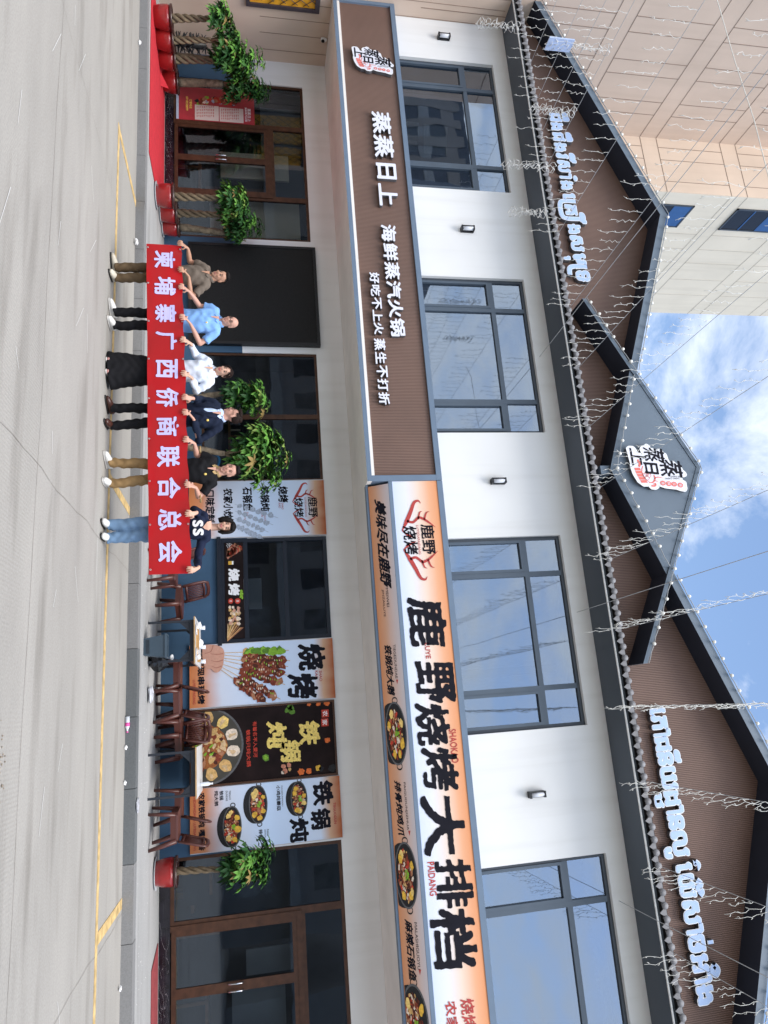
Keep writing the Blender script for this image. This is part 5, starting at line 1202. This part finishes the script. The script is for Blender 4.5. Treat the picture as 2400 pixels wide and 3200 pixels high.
def cup(label,x,y): T_ = thing('plastic_cup',label,'cup',(x,y,zt),group='clear cups at the back of the cluttered table'); b_ = MB(); b_.lathe((x,y,zt),[(.028,0),(.038,.10),(.036,.10),(.027,.006)],clearp,14); b_.build('cup', T_)
for (x,y),lb in (((-1.52,12.75),'clear plastic cup at the far left back of the cluttered table'),((-1.20,12.85),'clear plastic cup at the middle back of the cluttered table'),((-.95,12.8),'clear plastic cup at the right back of the cluttered table')): cup(lb,x,y)
bt = thing('water_bottle','small clear water bottle standing on the white table top','bottle',(1.03,12.75,zt)); m_ = MB(); m_.lathe((1.03,12.75,zt),[(.03,0),(.033,.02),(.033,.13),(.014,.17),(.014,.185)],clearp,14); m_.build('bottle_body', bt); m_ = MB(); m_.lathe((1.03,12.75,zt),[(.016,.186),(.016,.205)],whp,12); m_.build('cap', bt)
binm = mat('grey_blue_plastic',(0.055,0.085,0.115),.4,.08)
bn = thing('plastic_bin','grey blue open plastic bin standing by the kerb in front of the cluttered table','bin',(-1.12,11.52,zw)); m_ = MB()
def sq(hx,hy,z): return [(-1.12-hx,11.52-hy,z),(-1.12+hx,11.52-hy,z),(-1.12+hx,11.52+hy,z),(-1.12-hx,11.52+hy,z)]
m_.add(sq(.125,.10,zw)+sq(.17,.135,zw+.33)+sq(.16,.125,zw+.33)+sq(.118,.093,zw+.012),[(3,2,1,0),(0,1,5,4),(1,2,6,5),(2,3,7,6),(3,0,4,7),(4,5,9,8),(5,6,10,9),(6,7,11,10),(7,4,8,11),(8,9,13,12),(9,10,14,13),(10,11,15,14),(11,8,12,15),(12,13,14,15)],binm); m_.build('bin_body', bn)
m_ = MB(); m_.add(sq(.182,.147,zw+.315)+sq(.182,.147,zw+.345)+sq(.162,.127,zw+.345)+sq(.162,.127,zw+.332),[(0,1,5,4),(1,2,6,5),(2,3,7,6),(3,0,4,7),(4,5,9,8),(5,6,10,9),(6,7,11,10),(7,4,8,11),(8,9,13,12),(9,10,14,13),(10,11,15,14),(11,8,12,15)],binm); m_.build('rim', bn)
m_ = MB(); 
for k in range(14): x = -1.22+.0155*k; m_.box(x,x+.006,11.402,11.408,zw+.04,zw+.09,tmet)
m_.build('slots', bn)
crumple('black rubbish bag slumped against the right leg of the cluttered table','rubbish_bag',-.93,12.0,zw,.16,mat('black_bag',(0.012,0.012,0.014),.25,.3),7,'rubbish bag',1.0)
crumple('crumpled paper stuck on top of the black rubbish bag','crumpled_paper',-.98,11.98,zw+.33,.05,tis,8); crumple('translucent plastic bag lying on the pavement between the tables','plastic_bag',-.44,11.97,zw,.15,mat('thin_plastic',(0.52,0.53,0.57),.3,.1),9,'plastic bag',.3)
crumple('white plastic bag lying in the gutter left of the banner','plastic_bag',-7.75,10.74,.004,.065,tis,10,'plastic bag',.5); crumple('white scrap lying in the gutter by the far red carpet','paper_scrap',-12.0,10.76,.004,.045,tis,11)
crumple('clear crumpled wrapper on the kerb below the white table','plastic_wrapper',1.08,10.97,zw,.12,mat('thin_plastic',(0.5,0.5,0.5)),12,'litter',.15)
for i_,((x,y),lb) in enumerate((((.30,10.78),'white paper scrap in the gutter just right of the pink bottle'),((.76,10.77),'white paper scrap in the gutter below the white table'),((3.2,10.70),'white paper scrap in the gutter by the right hand entrance'))): crumple(lb,'paper_scrap',x,y,.004,.035,tis,20+i_)
pk = thing('drink_bottle','empty bottle with pink label lying against the kerb','bottle',(-.02,10.80,.04)); m_ = MB(); m_.tube([(-.11,10.80,.036),(.03,10.80,.036),(.06,10.80,.036),(.07,10.80,.036),(.085,10.80,.036)],[.03,.03,.014,.012,.012],clearp,12); m_.build('bottle_body', pk); m_ = MB(); m_.tube([(-.03,10.80,.036),(.02,10.80,.036)],.032,mat('pink_label',(0.7,0.1,0.35),.5),12); m_.tube([(.087,10.8,.036),(.105,10.8,.036)],.015,mat('pink_label',(0.7,0.1,0.35),.5),10); m_.build('label_and_cap', pk)
bl = thing('blue_basin','blue plastic basin leaning on the window behind the man in the black polo','basin',(-4.84,13.45,.9)); m_ = MB(); m_.tube([(-4.84+.17*cos(a_),13.5-.06*sin(a_),1.08+.17*sin(a_)) for a_ in np.linspace(0,2*pi,25)],.018,mat('blue_plastic',(0.01,0.13,0.30),.35),8); m_.build('rim', bl); m_ = MB(); m_.poly([ellipse(0,0,.16,.16,24)],lambda u,v,n:(-4.84+u,13.515-.06*v/.16,1.08+v),mat('blue_plastic_dark',(0.008,0.05,0.11),.4)); m_.build('bowl', bl)
m_ = MB(); r = random.Random(77)
lt = mat('scattered_litter',(0.7,0.7,0.68),.8)
for k in range(150): x,y = r.uniform(-3,5),r.uniform(11.1,12.2); s_=r.uniform(.006,.02); a_=r.uniform(0,3); m_.quad((x,y,zw+.005),(x+s_*cos(a_),y+s_*sin(a_),zw+.006),(x+s_*cos(a_)-s_*.6*sin(a_),y+s_*sin(a_)+s_*.6*cos(a_),zw+.009),(x-s_*.6*sin(a_),y+s_*.6*cos(a_),zw+.006),lt)
ob_ = m_.build('pavement_specks', kind='stuff'); ob_['label'] = 'tiny white scraps and specks scattered on the pavement'; ob_['category'] = 'litter'
m_ = MB()
for k in range(26):
    x,y = r.uniform(-9,5),r.uniform(4.5,9); a_ = r.uniform(-.7,.7); Ln = r.uniform(.15,.6); 
    m_.quad((x,y,.004),(x+Ln*cos(a_),y+Ln*sin(a_),.004),(x+Ln*cos(a_),y+Ln*sin(a_)+.006,.004),(x,y+.008,.004),chalk)
ob_ = m_.build('road_scratches', kind='structure')
m_ = MB(); r = random.Random(5); gv = [mat('gravel_%d'%k_,c,.9,.3,20) for k_,c in ((1,(.30,.25,.20)),(2,(.40,.36,.31)))]
for k in range(420):
    x,y = r.gauss(.28,.16),r.gauss(5.45,.10); s_=r.uniform(.004,.013); m_.ball((x,y,s_*.6),(s_,s_*r.uniform(.7,1.2),s_*.7),r.choice(gv),5,3)
ob_ = m_.build('gravel_patch', kind='stuff'); ob_['label'] = 'loose brown gravel spilled on the road near the camera'; ob_['category'] = 'gravel'
# ================================================================== banner and people
YB = 8.70
def ban_z(x): f_=(x+6.26)/4.56; return .49+.083*f_, .947+.117*f_
def ban_y(x,z): zb,zt_=ban_z(x); v=(z-zb)/(zt_-zb); return YB+.012*sin(x*2.3+.5)*(1-.4*v)+.008*sin(x*5.1+z*4)-.012*v*sin(x*3.4)+max(0,v-.62)*.045*sin(x*13+sin(x*5)*2)+max(0,.15-v)*.05*sin(x*9)
banm = mat('red_banner_vinyl',(0.42,0.007,0.011),.34,.06,2,spec=.4,coat=.12)
lil = mat('lilac_banner_letter',(0.58,0.55,0.90),.4,.02)
BN = thing('banner','long red vinyl banner with lilac characters held up by six people','banner',(-4,YB,.5)); m_ = MB(); nx,nzv = 260,14; vs=[];fs=[]
for i in range(nx+1):
    x = -6.26+4.56*i/nx; zb,zt_ = ban_z(x); sag = .008*sin(i*.24)*(1 if 6<i<nx-6 else 0)
    for k in range(nzv+1): z = zb+(zt_+sag-zb)*k/nzv; vs.append((x,ban_y(x,z)-(.004 if k==nzv else 0),z))
for i in range(nx):
    for k in range(nzv): fs.append((i*(nzv+1)+k,(i+1)*(nzv+1)+k,(i+1)*(nzv+1)+k+1,i*(nzv+1)+k+1))
m_.add(vs,fs,banm,True); m_.build('cloth', BN)
frB = lambda u,v,n: (u,ban_y(u,v)-.007-n,v)
for i,ch in enumerate('柬埔寨广西侨商联合总会'):
    cx = -6.02+.4035*i+.0012*i; zb,zt_ = ban_z(cx); zm = zb+(zt_-zb)*.515; m_ = MB(); letters(m_,ch,cx-.135,cx+.135,zm-.137,zm+.137,frB,lil,bold=.03,R=110); m_.build('printed_character', BN)
gry = mat('grommet_metal',(0.5,0.5,0.5),.3,.05,metal=.9)
for i in range(9):
    x = -6.2+.555*i; zb,zt_ = ban_z(x)
    for z in (zb+.02,zt_-.02): m_ = MB(); e=[(x+.009*cos(a_),z+.009*sin(a_)) for a_ in np.linspace(0,2*pi,9)]; m_.tube([(q,ban_y(q,z)-.012,w_) for q,w_ in e],.004,gry,5); m_.build('grommet', BN)

skin = {k: mat('skin_'+k,c,.5,.06,12,.08,120,spec=.35) for k,c in dict(tan=(0.46,0.25,0.165),fair=(0.62,0.37,0.27),rosy=(0.58,0.32,0.24)).items()}
hairm = mat('black_hair',(0.010,0.008,0.008),.6,.4,60,.5,160,spec=.12); hairb = mat('dark_brown_hair',(0.018,0.010,0.008),.6,.4,60,.5,160,spec=.12)
eyem = mat('dark_eye',(0.012,0.009,0.008),.25); eyew = mat('eye_white',(0.42,0.40,0.38),.4); brow = mat('eyebrow',(0.02,0.014,0.012),.8); teeth = mat('teeth',(0.75,0.72,0.68),.4)
def lipm(c): return mat('lips_%02d'%int(c[0]*100),c,.4)
def fabric(n,c,rough=.85): return mat('cloth_'+n,c,rough,.10,9,.25,260,spec=.2)
def solid(mb, name, parent, m_, vox, it=4, wr=0.0, seed=0):
    """merge overlapping closed forms into one continuous surface"""
    o = mb.build('tmp_form'); o.data.materials.clear()
    md = o.modifiers.new('r','REMESH'); md.mode='VOXEL'; md.voxel_size=vox
    ms = o.modifiers.new('s','SMOOTH'); ms.factor=.5; ms.iterations=it
    bpy.context.view_layer.update(); dg = bpy.context.evaluated_depsgraph_get()
    me = bpy.data.meshes.new_from_object(o.evaluated_get(dg)); old = o.data; bpy.data.objects.remove(o); bpy.data.meshes.remove(old)
    n = len(me.vertices); co = np.empty(n*3); me.vertices.foreach_get('co',co); co = co.reshape(-1,3)
    if wr:
        nr = np.empty(n*3); me.vertices.foreach_get('normal',nr); nr = nr.reshape(-1,3); a = co+seed*3.7
        d = np.sin(a[:,2]*58+np.sin(a[:,0]*21)*2.2+a[:,1]*30)*.45+np.sin(a[:,0]*47-a[:,2]*33+np.sin(a[:,2]*19)*2)*.4+np.sin(a[:,2]*23+a[:,0]*31)*.5
        co = co+nr*(d*wr)[:,None]
    rl = root_loc(parent); co -= np.array(rl); me.vertices.foreach_set('co',co.ravel()); me.materials.clear(); me.materials.append(m_)
    me.polygons.foreach_set('use_smooth',[True]*len(me.polygons)); me.name = name; me.update()
    o = bpy.data.objects.new(name,me); COL.objects.link(o); o.parent = parent; return o
def person(label, x, top, chin, sh, el, hd, feet, skn, hyaw=0.0, hair='short', hairmat=None, top_m=None, sleeve='short', pants=None, legw=1.0, skirt=False, shoe=None, shoe2=None, lips=(0.40,0.16,0.13), smile=False, glasses=False, collar=None, female=False, jacket=None, build=1.0, Yc=8.90, roll=0.0, shaft=.0):
    P = thing('person',label,'person',(x,Yc,0)); H = top; s_ = H/1.69; m_ = MB(); dm = skn
    hh = (top-chin)/.235; cz = chin+.115*hh; hc = Vector((x,Yc-.005,cz)); zsh = (sh[0][1]+sh[1][1])/2; xs_ = (sh[0][0]+sh[1][0])/2
    Rm = Matrix.Rotation(hyaw,3,'Z') @ Matrix.Rotation(roll,3,'Y')
    def hp(dx,dy,dz): q = Rm @ Vector((dx,dy,dz)); return hc+q*hh
    def hb(mb,dx,dy,dz,r3,mm,**k): mb.ball(hp(dx,dy,dz),tuple(v*hh for v in r3),mm,14,10,rot=Rm,**k)
    # head, neck
    fw = .94 if female else 1.0
    hb(m_,0,.014,.030,(.074*fw,.091,.088),dm); hb(m_,0,-.016,-.022,(.062*fw,.070,.078),dm); hb(m_,0,-.030,-.062,(.050*fw,.050,.045),dm); hb(m_,0,-.058,-.092,(.024,.022,.020),dm)
    hb(m_,0,-.086,-.018,(.012,.017,.016),dm); m_.tube([hp(0,-.078,.022),hp(0,-.090,-.012)],[.009*hh,.012*hh],dm,8)
    for sg in (-1,1): hb(m_,sg*.074*fw,.012,-.004,(.010,.020,.031),dm); hb(m_,sg*.036,-.066,-.022,(.020,.014,.018),dm)
    m_.tube([(x+.0,Yc+.015,cz-.03),(xs_,Yc+.012,zsh+.055),(xs_,Yc+.01,zsh-.03)],[.052*hh*(.88 if female else 1.04),.054*hh*(.88 if female else 1.06),.075],dm,14)
    # hidden trunk and legs keep the body in one piece
    m_.tube([(xs_,Yc,zsh-.0),(xs_,Yc,zsh-.12),(x,Yc,.60*H),(x,Yc,.50*H)],[(.12*s_*build,.07),(.13*s_*build,.085),(.115*s_*build,.08),(.12*s_,.09)],dm,14)
    hip = .50*H
    fpos = []
    for i,(fx,fy,toe) in enumerate(feet):
        sg = -1 if i==0 else 1; hx = x+sg*.082*s_; m_.tube([(hx,Yc,hip),( (hx+fx)/2,Yc-.005,hip*.55),(fx,Yc+.01,.06)],[.068,.048,.032],dm,10)
    for i in (0,1):
        sx,sz = sh[i]; ex,ez = el[i]; gx,gz = hd[i]; sg = -1 if i==0 else 1; ztop = ban_z(gx)[1]
        wr_ = Vector((gx+ (ex-gx)*.22, YB+.045, ztop+.085)) ; 
        m_.tube([(xs_,Yc+.005,sz-.02),(sx-sg*.035,Yc+.005,sz-.02),(sx-sg*.01,Yc+.01,sz-.08),(ex,Yc+.03,ez)],[.05,.046,.043*build,.036],dm,10); m_.ball((ex,Yc+.03,ez),.036,dm,10,7)
        m_.tube([(ex,Yc+.03,ez),((ex+wr_.x)/2,(Yc+.03+wr_.y)/2-.01,(ez+wr_.z)/2),tuple(wr_)],[.037,.034,(.024,.020)],dm,10)
        kz = ztop+.012; pc = Vector((gx,YB+.004,ztop+.030)); m_.tube([tuple(wr_),tuple(pc),(gx,YB-.014,kz)],[(.022,.018),(.035,.015),(.037,.010)],dm,10)
        for k in range(4):
            fx = gx+(k-1.5)*.0225; ln = (.052,.062,.058,.044)[k] if sg>0 else (.044,.058,.062,.052)[k]; cu = .003*abs(k-1.5)
            m_.tube([(fx,YB-.012,kz+.004),(fx,YB-.034,kz-.008+cu),(fx+.002*(k-1.5),YB-.037,kz-.008-ln*.5),(fx+.003*(k-1.5),YB-.031,kz-.008-ln)],[.0098,.0096,.0088,.0075],dm,7)
        tx = gx+sg*-.045; m_.tube([(gx-sg*.03,YB+.014,ztop+.05),(tx,YB+.034,ztop+.02),(tx+sg*.006,YB+.032,ztop-.025)],[.014,.0125,.010],dm,7)
    bo = solid(m_,'body',P,dm,.0058,3)
    # face
    f = MB()
    for sg in (-1,1):
        q = hp(sg*.031,-.0795,.010); f.ball(q,(.0125*hh,.005*hh,.0042*hh),eyew,10,6,rot=Rm); f.ball(hp(sg*.031,-.0835,.010),(.0072*hh,.004*hh,.0050*hh),eyem,10,6,rot=Rm)
        f.tube([hp(sg*.046,-.077,.0155),hp(sg*.031,-.0855,.0185),hp(sg*.017,-.082,.013)],.0024*hh,eyem,5)
    f.build('eyes', P)
    f = MB()
    for sg in (-1,1): f.tube([hp(sg*.050,-.074,.030),hp(sg*.034,-.086,.037),hp(sg*.016,-.087,.032)],[.003*hh,.0048*hh,.004*hh],brow,6)
    f.build('eyebrows', P)
    f = MB(); w_ = .028 if smile else .023; lp = lipm(lips); up_ = .008 if smile else .001
    f.tube([hp(-w_,-.072,-.058+up_),hp(-.010,-.086,-.0555),hp(0,-.088,-.057),hp(.010,-.086,-.0555),hp(w_,-.072,-.058+up_)],[.002*hh,.0048*hh,.0045*hh,.0048*hh,.002*hh],lp,6)
    f.tube([hp(-w_,-.072,-.058+up_),hp(-.010,-.084,-.067),hp(.010,-.084,-.067),hp(w_,-.072,-.058+up_)],[.002*hh,.0058*hh,.0058*hh,.002*hh],lp,6)
    if smile: f.tube([hp(-w_*.75,-.078,-.058+up_*.6),hp(0,-.0865,-.0615),hp(w_*.75,-.078,-.058+up_*.6)],[.002*hh,.0048*hh,.002*hh],teeth,6)
    f.build('mouth', P)
    if glasses:
        f = MB(); gm = mat('glasses_frame',(0.015,0.012,0.012),.3)
        for sg in (-1,1): f.tube([hp(sg*.032+.023*cos(a_),-.090+.006*abs(cos(a_)),.008+.016*sin(a_)) for a_ in np.linspace(0,2*pi,15)],.0026*hh,gm,5); f.tube([hp(sg*.054,-.082,.012),hp(sg*.078,-.02,.014),hp(sg*.079,.02,.008)],.0028*hh,gm,5)
        f.tube([hp(-.010,-.094,.012),hp(.010,-.094,.012)],.0026*hh,gm,5); f.build('glasses', P)
    # hair
    hm = hairmat or hairm
    if hair:
        f = MB()
        if hair == 'short':
            f.ball(hp(0,.020,.040),(.081*hh,.096*hh,.092*hh),hm,22,16,rot=Rm,keep=lambda a,b,c: (c>.55 if b<-.55 else c>.30 if b<-.1 else c>-.55)); f.ball(hp(0,.0,.108),(.064*hh,.070*hh,.034*hh),hm,16,8,rot=Rm)
        elif hair == 'swept':
            f.ball(hp(0,.022,.040),(.083*hh,.098*hh,.092*hh),hm,22,16,rot=Rm,keep=lambda a,b,c: (c>.58 if b<-.55 else c>.22 if b<-.05 else c>-.62)); f.ball(hp(.0,-.015,.108),(.068*hh,.074*hh,.028*hh),hm,16,8,rot=Rm); f.ball(hp(0,.05,.095),(.064*hh,.06*hh,.04*hh),hm,14,8,rot=Rm)
        elif hair == 'bob':
            f.ball(hp(0,.016,.018),(.100*hh,.104*hh,.116*hh),hm,26,20,rot=Rm,keep=lambda a,b,c: not (b<-.35 and abs(a)<.74 and c<.62) and c>-.98)
            for sg in (-1,1): f.tube([hp(sg*.062,-.040,.088),hp(sg*.086,-.046,.03),hp(sg*.090,-.040,-.04),hp(sg*.074,-.036,-.098)],[(.018*hh,.03*hh),(.020*hh,.036*hh),(.022*hh,.04*hh),(.012*hh,.03*hh)],hm,8)
            f.ball(hp(.01,-.046,.088),(.062*hh,.042*hh,.036*hh),hm,14,8,rot=Rm)
        elif hair == 'tied':
            f.ball(hp(0,.022,.036),(.082*hh,.098*hh,.094*hh),hm,22,16,rot=Rm,keep=lambda a,b,c: (c>.48 if b<-.45 else c>.05 if b<-.1 else c>-.7)); f.ball(hp(.015,.105,-.01),(.05*hh,.045*hh,.06*hh),hm,12,8,rot=Rm)
            for sg in (-1,1): f.tube([hp(sg*.03,-.072,.095),hp(sg*.070,-.045,.055),hp(sg*.078,-.01,.0)],[.012*hh,.014*hh,.008*hh],hm,7)
        f.build('hair', P)
    # upper garment
    b_ = build; f = MB(); hem = .515*H
    f.tube([(x,Yc,hem-.03),(x,Yc,.56*H),(x,Yc-.002,.63*H),((x+xs_)/2,Yc-.006,.72*H),(xs_,Yc,zsh-.02),(xs_,Yc+.006,zsh+.026)],[(.158*s_*b_,.112*b_),(.160*s_*b_,.115*b_),(.156*s_*b_,.118*b_),(.168*s_*b_,.122*b_),(abs(sh[1][0]-sh[0][0])*.46,.086),(.072,.062)],dm,20)
    if female: 
        for sg in (-1,1): f.ball((xs_+sg*.07,Yc-.085,.735*H),(.062,.045,.06),dm,12,8)
    for i in (0,1):
        sx,sz = sh[i]; ex,ez = el[i]; gx,gz = hd[i]; sg=-1 if i==0 else 1
        if sleeve=='short': q = (sx+(ex-sx)*.72,Yc+.022,sz+(ez-sz)*.72); f.tube([(xs_+sg*.03,Yc+.004,sz-.012),(sx-sg*.045,Yc+.004,sz-.022),(sx,Yc+.012,sz-.085),q],[.055,.062*b_,.060*b_,.060*b_],dm,12)
        else:
            wr_ = (gx+(ex-gx)*(.26 if sleeve=='long' else .40),YB+.055,gz+.085); f.tube([(xs_+sg*.03,Yc+.004,sz-.012),(sx-sg*.045,Yc+.004,sz-.022),(sx,Yc+.012,sz-.085),(ex,Yc+.03,ez),((ex+wr_[0])/2,(Yc+.03+wr_[1])/2,(ez+wr_[2])/2),wr_],[.055,.060*b_,.057*b_,.054*b_,.050,.043],dm,12); f.ball((ex,Yc+.03,ez),.054*b_,dm,10,7)
    solid(f,'jacket' if jacket else 'shirt',P,jacket or top_m,.010,3,.0062,int(x*7)%5)
    if jacket:
        f = MB(); f.ball((xs_-.035,Yc-.062,.70*H),(.062,.068,.235),dm,16,12); f.ball((xs_-.03,Yc-.03,zsh+.02),(.066,.06,.045),dm,12,8); solid(f,'shirt',P,top_m,.010,3,.002)
        f = MB()
        for sg in (-1,1): f.tube([(xs_-.02+sg*.055,Yc-.045,zsh+.045),(xs_-.03+sg*.072,Yc-.115,zsh-.08),(xs_-.035+sg*.05,Yc-.14,.66*H)],[(.018,.008),(.030,.008),(.012,.006)],jacket,8)
        f.build('lapels', P)
    if collar:
        f = MB(); a0 = .35
        for sg in (-1,1):
            pts=[(xs_+.064*sin(a_)*sg,Yc+.012-.064*cos(a_),zsh+.058-.020*cos(a_)*1.2) for a_ in np.linspace(a0,pi,9)]; f.tube(pts,[(.010,.022)]*9,collar,8)
            f.add([(xs_+sg*.012,Yc-.085,zsh+.012),(xs_+sg*.055,Yc-.062,zsh+.050),(xs_+sg*.066,Yc-.072,zsh+.014),(xs_+sg*.044,Yc-.108,zsh-.020)],[(0,1,2,3)],collar)
        f.build('collar', P)
        f = MB(); f.add([(xs_-.022,Yc-.098,zsh+.03),(xs_+.022,Yc-.098,zsh+.03),(xs_+.004,Yc-.124,zsh-.075),(xs_-.004,Yc-.124,zsh-.075)],[(0,1,2,3)],skn); f.build('open_neck', P)
    # lower garment
    f = MB()
    if skirt:
        f.tube([(x,Yc,.60*H),(x,Yc,.5*H),(x,Yc,.3*H),(x+.0,Yc,.1*H),(x+.01,Yc,.02)],[(.135,.10),(.165,.12),(.205,.14),(.245,.16),(.27,.17)],dm,24); solid(f,'skirt',P,pants,.012,3,.006,2)
    else:
        f.tube([(x,Yc,.58*H),(x,Yc,.52*H),(x,Yc,.475*H)],[(.148*s_*b_,.105),(.158*s_*b_,.115),(.120*s_,.10)],dm,16)
        for i,(fx,fy,toe) in enumerate(feet):
            sg=-1 if i==0 else 1; hx = x+sg*.080*s_; lw = legw
            f.tube([(hx,Yc,.52*H),(hx+sg*.004,Yc-.004,.42*H),((hx*.45+fx*.55),Yc-.012,.28*H),(fx*.9+hx*.1,Yc+.008,.15*H),(fx,Yc+.01,.085),(fx,Yc+.008,.055)],[(.086*lw,.092),(.084*lw,.088),(.066*lw,.07),(.062*lw,.068),(.058*lw,.066),(.060*lw,.07)],dm,14)
        solid(f,'trousers',P,pants,.010,3,.0085,int(x*5)%4)
    for i,(fx,fy,toe) in enumerate(feet):
        f = MB(); d = Vector((sin(toe),-cos(toe),0)); p0 = Vector((fx,Yc+.02,0))
        pt = lambda t,z: tuple(p0+d*t+Vector((0,0,z)))
        f.tube([pt(-.075,.045),pt(-.05,.055),pt(.02,.060),pt(.09,.048),pt(.15,.038),pt(.185,.030)],[(.022,.034),(.036,.050),(.040,.052),(.046,.040),(.042,.030),(.018,.016)],shoe,14); f.tube([pt(-.02,.05),pt(-.015,.095)],[.042,.036],shoe,12)
        so = f.build('shoe', P); f = MB(); f.tube([pt(-.085,.011),pt(-.06,.011),pt(.02,.011),pt(.10,.011),pt(.17,.011),pt(.198,.011)],[(.016,.011),(.038,.011),(.042,.011),(.047,.011),(.036,.011),(.012,.011)],shoe2 or shoe,12); f.build('sole', so)
    return P, xs_, zsh, Yc
whs = mat('white_leather',(0.70,0.69,0.66),.45,.06); crs = mat('cream_leather',(0.60,0.55,0.45),.5,.1); brl = mat('brown_leather',(0.055,0.02,0.014),.25,.2); blks = mat('black_sole',(0.015,0.014,0.014),.6); sols = mat('pale_sole',(0.55,0.53,0.50),.6)
c_taupe = fabric('taupe_polo',(0.155,0.125,0.10)); c_sky = fabric('sky_polo',(0.22,0.42,0.78)); c_white = fabric('white_shirt',(0.70,0.76,0.86)); c_navy = fabric('navy_suit',(0.010,0.016,0.036)); c_pale = fabric('pale_blue_shirt',(0.52,0.64,0.86)); c_black = fabric('black_polo',(0.009,0.009,0.011)); c_nav2 = fabric('navy_jersey',(0.012,0.018,0.045))
c_oliv = fabric('olive_trousers',(0.135,0.09,0.05)); c_blk = fabric('black_trousers',(0.009,0.009,0.011)); c_khak = fabric('khaki_trousers',(0.30,0.19,0.085)); c_jean = fabric('blue_denim',(0.16,0.26,0.40)); c_gold = mat('gold_pattern_collar',(0.34,0.23,0.10),.7,.7,90)
a = person('man in a taupe polo and olive trousers at the far left end of the banner',-5.93,1.57,1.335,((-6.10,1.285),(-5.74,1.285)),((-6.17,1.04),(-5.61,1.05)),((-6.27,.95),(-5.86,.96)),((-6.02,8.9,-1.05),(-5.86,8.9,.05)),skin['tan'],hyaw=.05,top_m=c_taupe,pants=c_oliv,shoe=crs,shoe2=blks,collar=c_taupe,build=.96)
a = person('bald man in glasses and a sky blue polo, second from left',-5.22,1.69,1.465,((-5.44,1.40),(-5.01,1.405)),((-5.47,1.17),(-4.90,1.17)),((-5.60,.98),(-5.14,.985)),((-5.33,8.9,-.75),(-5.13,8.9,-.15)),skin['rosy'],hyaw=.08,hair=None,top_m=c_sky,pants=c_blk,shoe=whs,shoe2=sols,glasses=True,smile=True,collar=c_sky,build=1.06)
f = MB(); f.ball((-5.13,8.9-.13,1.27),(.014,.006,.014),F['gold'],10,6); f.build('badge', a[0])
a = person('smiling woman in a white shirt and wide black skirt, third from left',-4.47,1.60,1.375,((-4.67,1.295),(-4.27,1.325)),((-4.72,1.12),(-4.20,1.12)),((-4.81,.985),(-4.32,1.0)),((-4.55,8.9,0),(-4.40,8.9,.1)),skin['fair'],hyaw=.10,hair='tied',hairmat=hairb,top_m=c_white,sleeve='rolled',pants=c_blk,skirt=True,shoe=mat('pink_sandal',(0.45,0.22,0.2),.5),shoe2=sols,lips=(0.45,0.06,0.06),smile=True,collar=c_white,female=True,roll=.12)
a = person('man in glasses and a dark navy suit looking left, third from right',-3.84,1.70,1.465,((-4.03,1.40),(-3.62,1.42)),((-4.07,1.17),(-3.50,1.15)),((-3.99,1.02),(-3.78,1.02)),((-3.94,8.9,-.55),(-3.70,8.9,.02)),skin['rosy'],hyaw=-1.15,hair='swept',hairmat=hairb,top_m=c_pale,sleeve='long',pants=c_blk,shoe=brl,shoe2=blks,glasses=True,collar=c_pale,jacket=c_navy,build=1.06)
f = MB(); f.ball((-3.715,8.9-.128,1.27),(.017,.006,.017),F['gold'],10,6); f.build('badge', a[0])
a = person('man in a black polo with gold collar and khaki trousers, second from right',-3.07,1.65,1.41,((-3.26,1.335),(-2.86,1.34)),((-3.29,1.12),(-2.73,1.14)),((-3.41,1.035),(-2.81,1.045)),((-3.19,8.9,-.55),(-2.92,8.9,.02)),skin['rosy'],hyaw=.12,top_m=c_black,pants=c_khak,shoe=whs,shoe2=sols,collar=c_gold,build=1.04,smile=True)
f = MB(); f.ball((-2.98,8.9-.128,1.235),(.016,.005,.018),F['gold'],8,6); f.build('emblem', a[0])
f = MB()
for x in (-3.352,-2.71): f.tube([(x+.055*cos(t),8.92+.055*sin(t),1.165) for t in np.linspace(0,2*pi,15)],.010,c_gold,6)
f.build('sleeve_trim', a[0])
a = person('woman with bobbed black hair in a navy jersey and blue jeans at the right end',-2.32,1.59,1.365,((-2.51,1.235),(-2.13,1.255)),((-2.56,1.09),(-1.90,1.12)),((-2.44,1.045),(-1.735,1.058)),((-2.38,8.9,-.1),(-2.22,8.9,.05)),skin['fair'],hyaw=.14,hair='bob',top_m=c_nav2,sleeve='long',pants=c_jean,legw=1.22,shoe=whs,shoe2=blks,lips=(0.46,0.12,0.12),smile=True,female=True,roll=.06)
f = MB(); fr_ = lambda u,v,n: (u,8.9-.152-n+abs(u+2.27)*.12,v)
letters(f,'S',-2.375,-2.285,1.075,1.205,fr_,whp,bold=.05); f.build('jersey_letter', a[0]); f = MB(); letters(f,'S',-2.265,-2.175,1.08,1.21,fr_,whp,bold=.05); f.build('jersey_letter', a[0])
f = MB(); f.add([(-2.305,8.9-.072,1.30),(-2.25,8.9-.095,1.27),(-2.28,8.9-.112,1.19),(-2.36,8.9-.105,1.25),(-2.38,8.9-.075,1.30)],[(0,1,2,3,4)],skin['fair']); f.build('neckline', a[0])
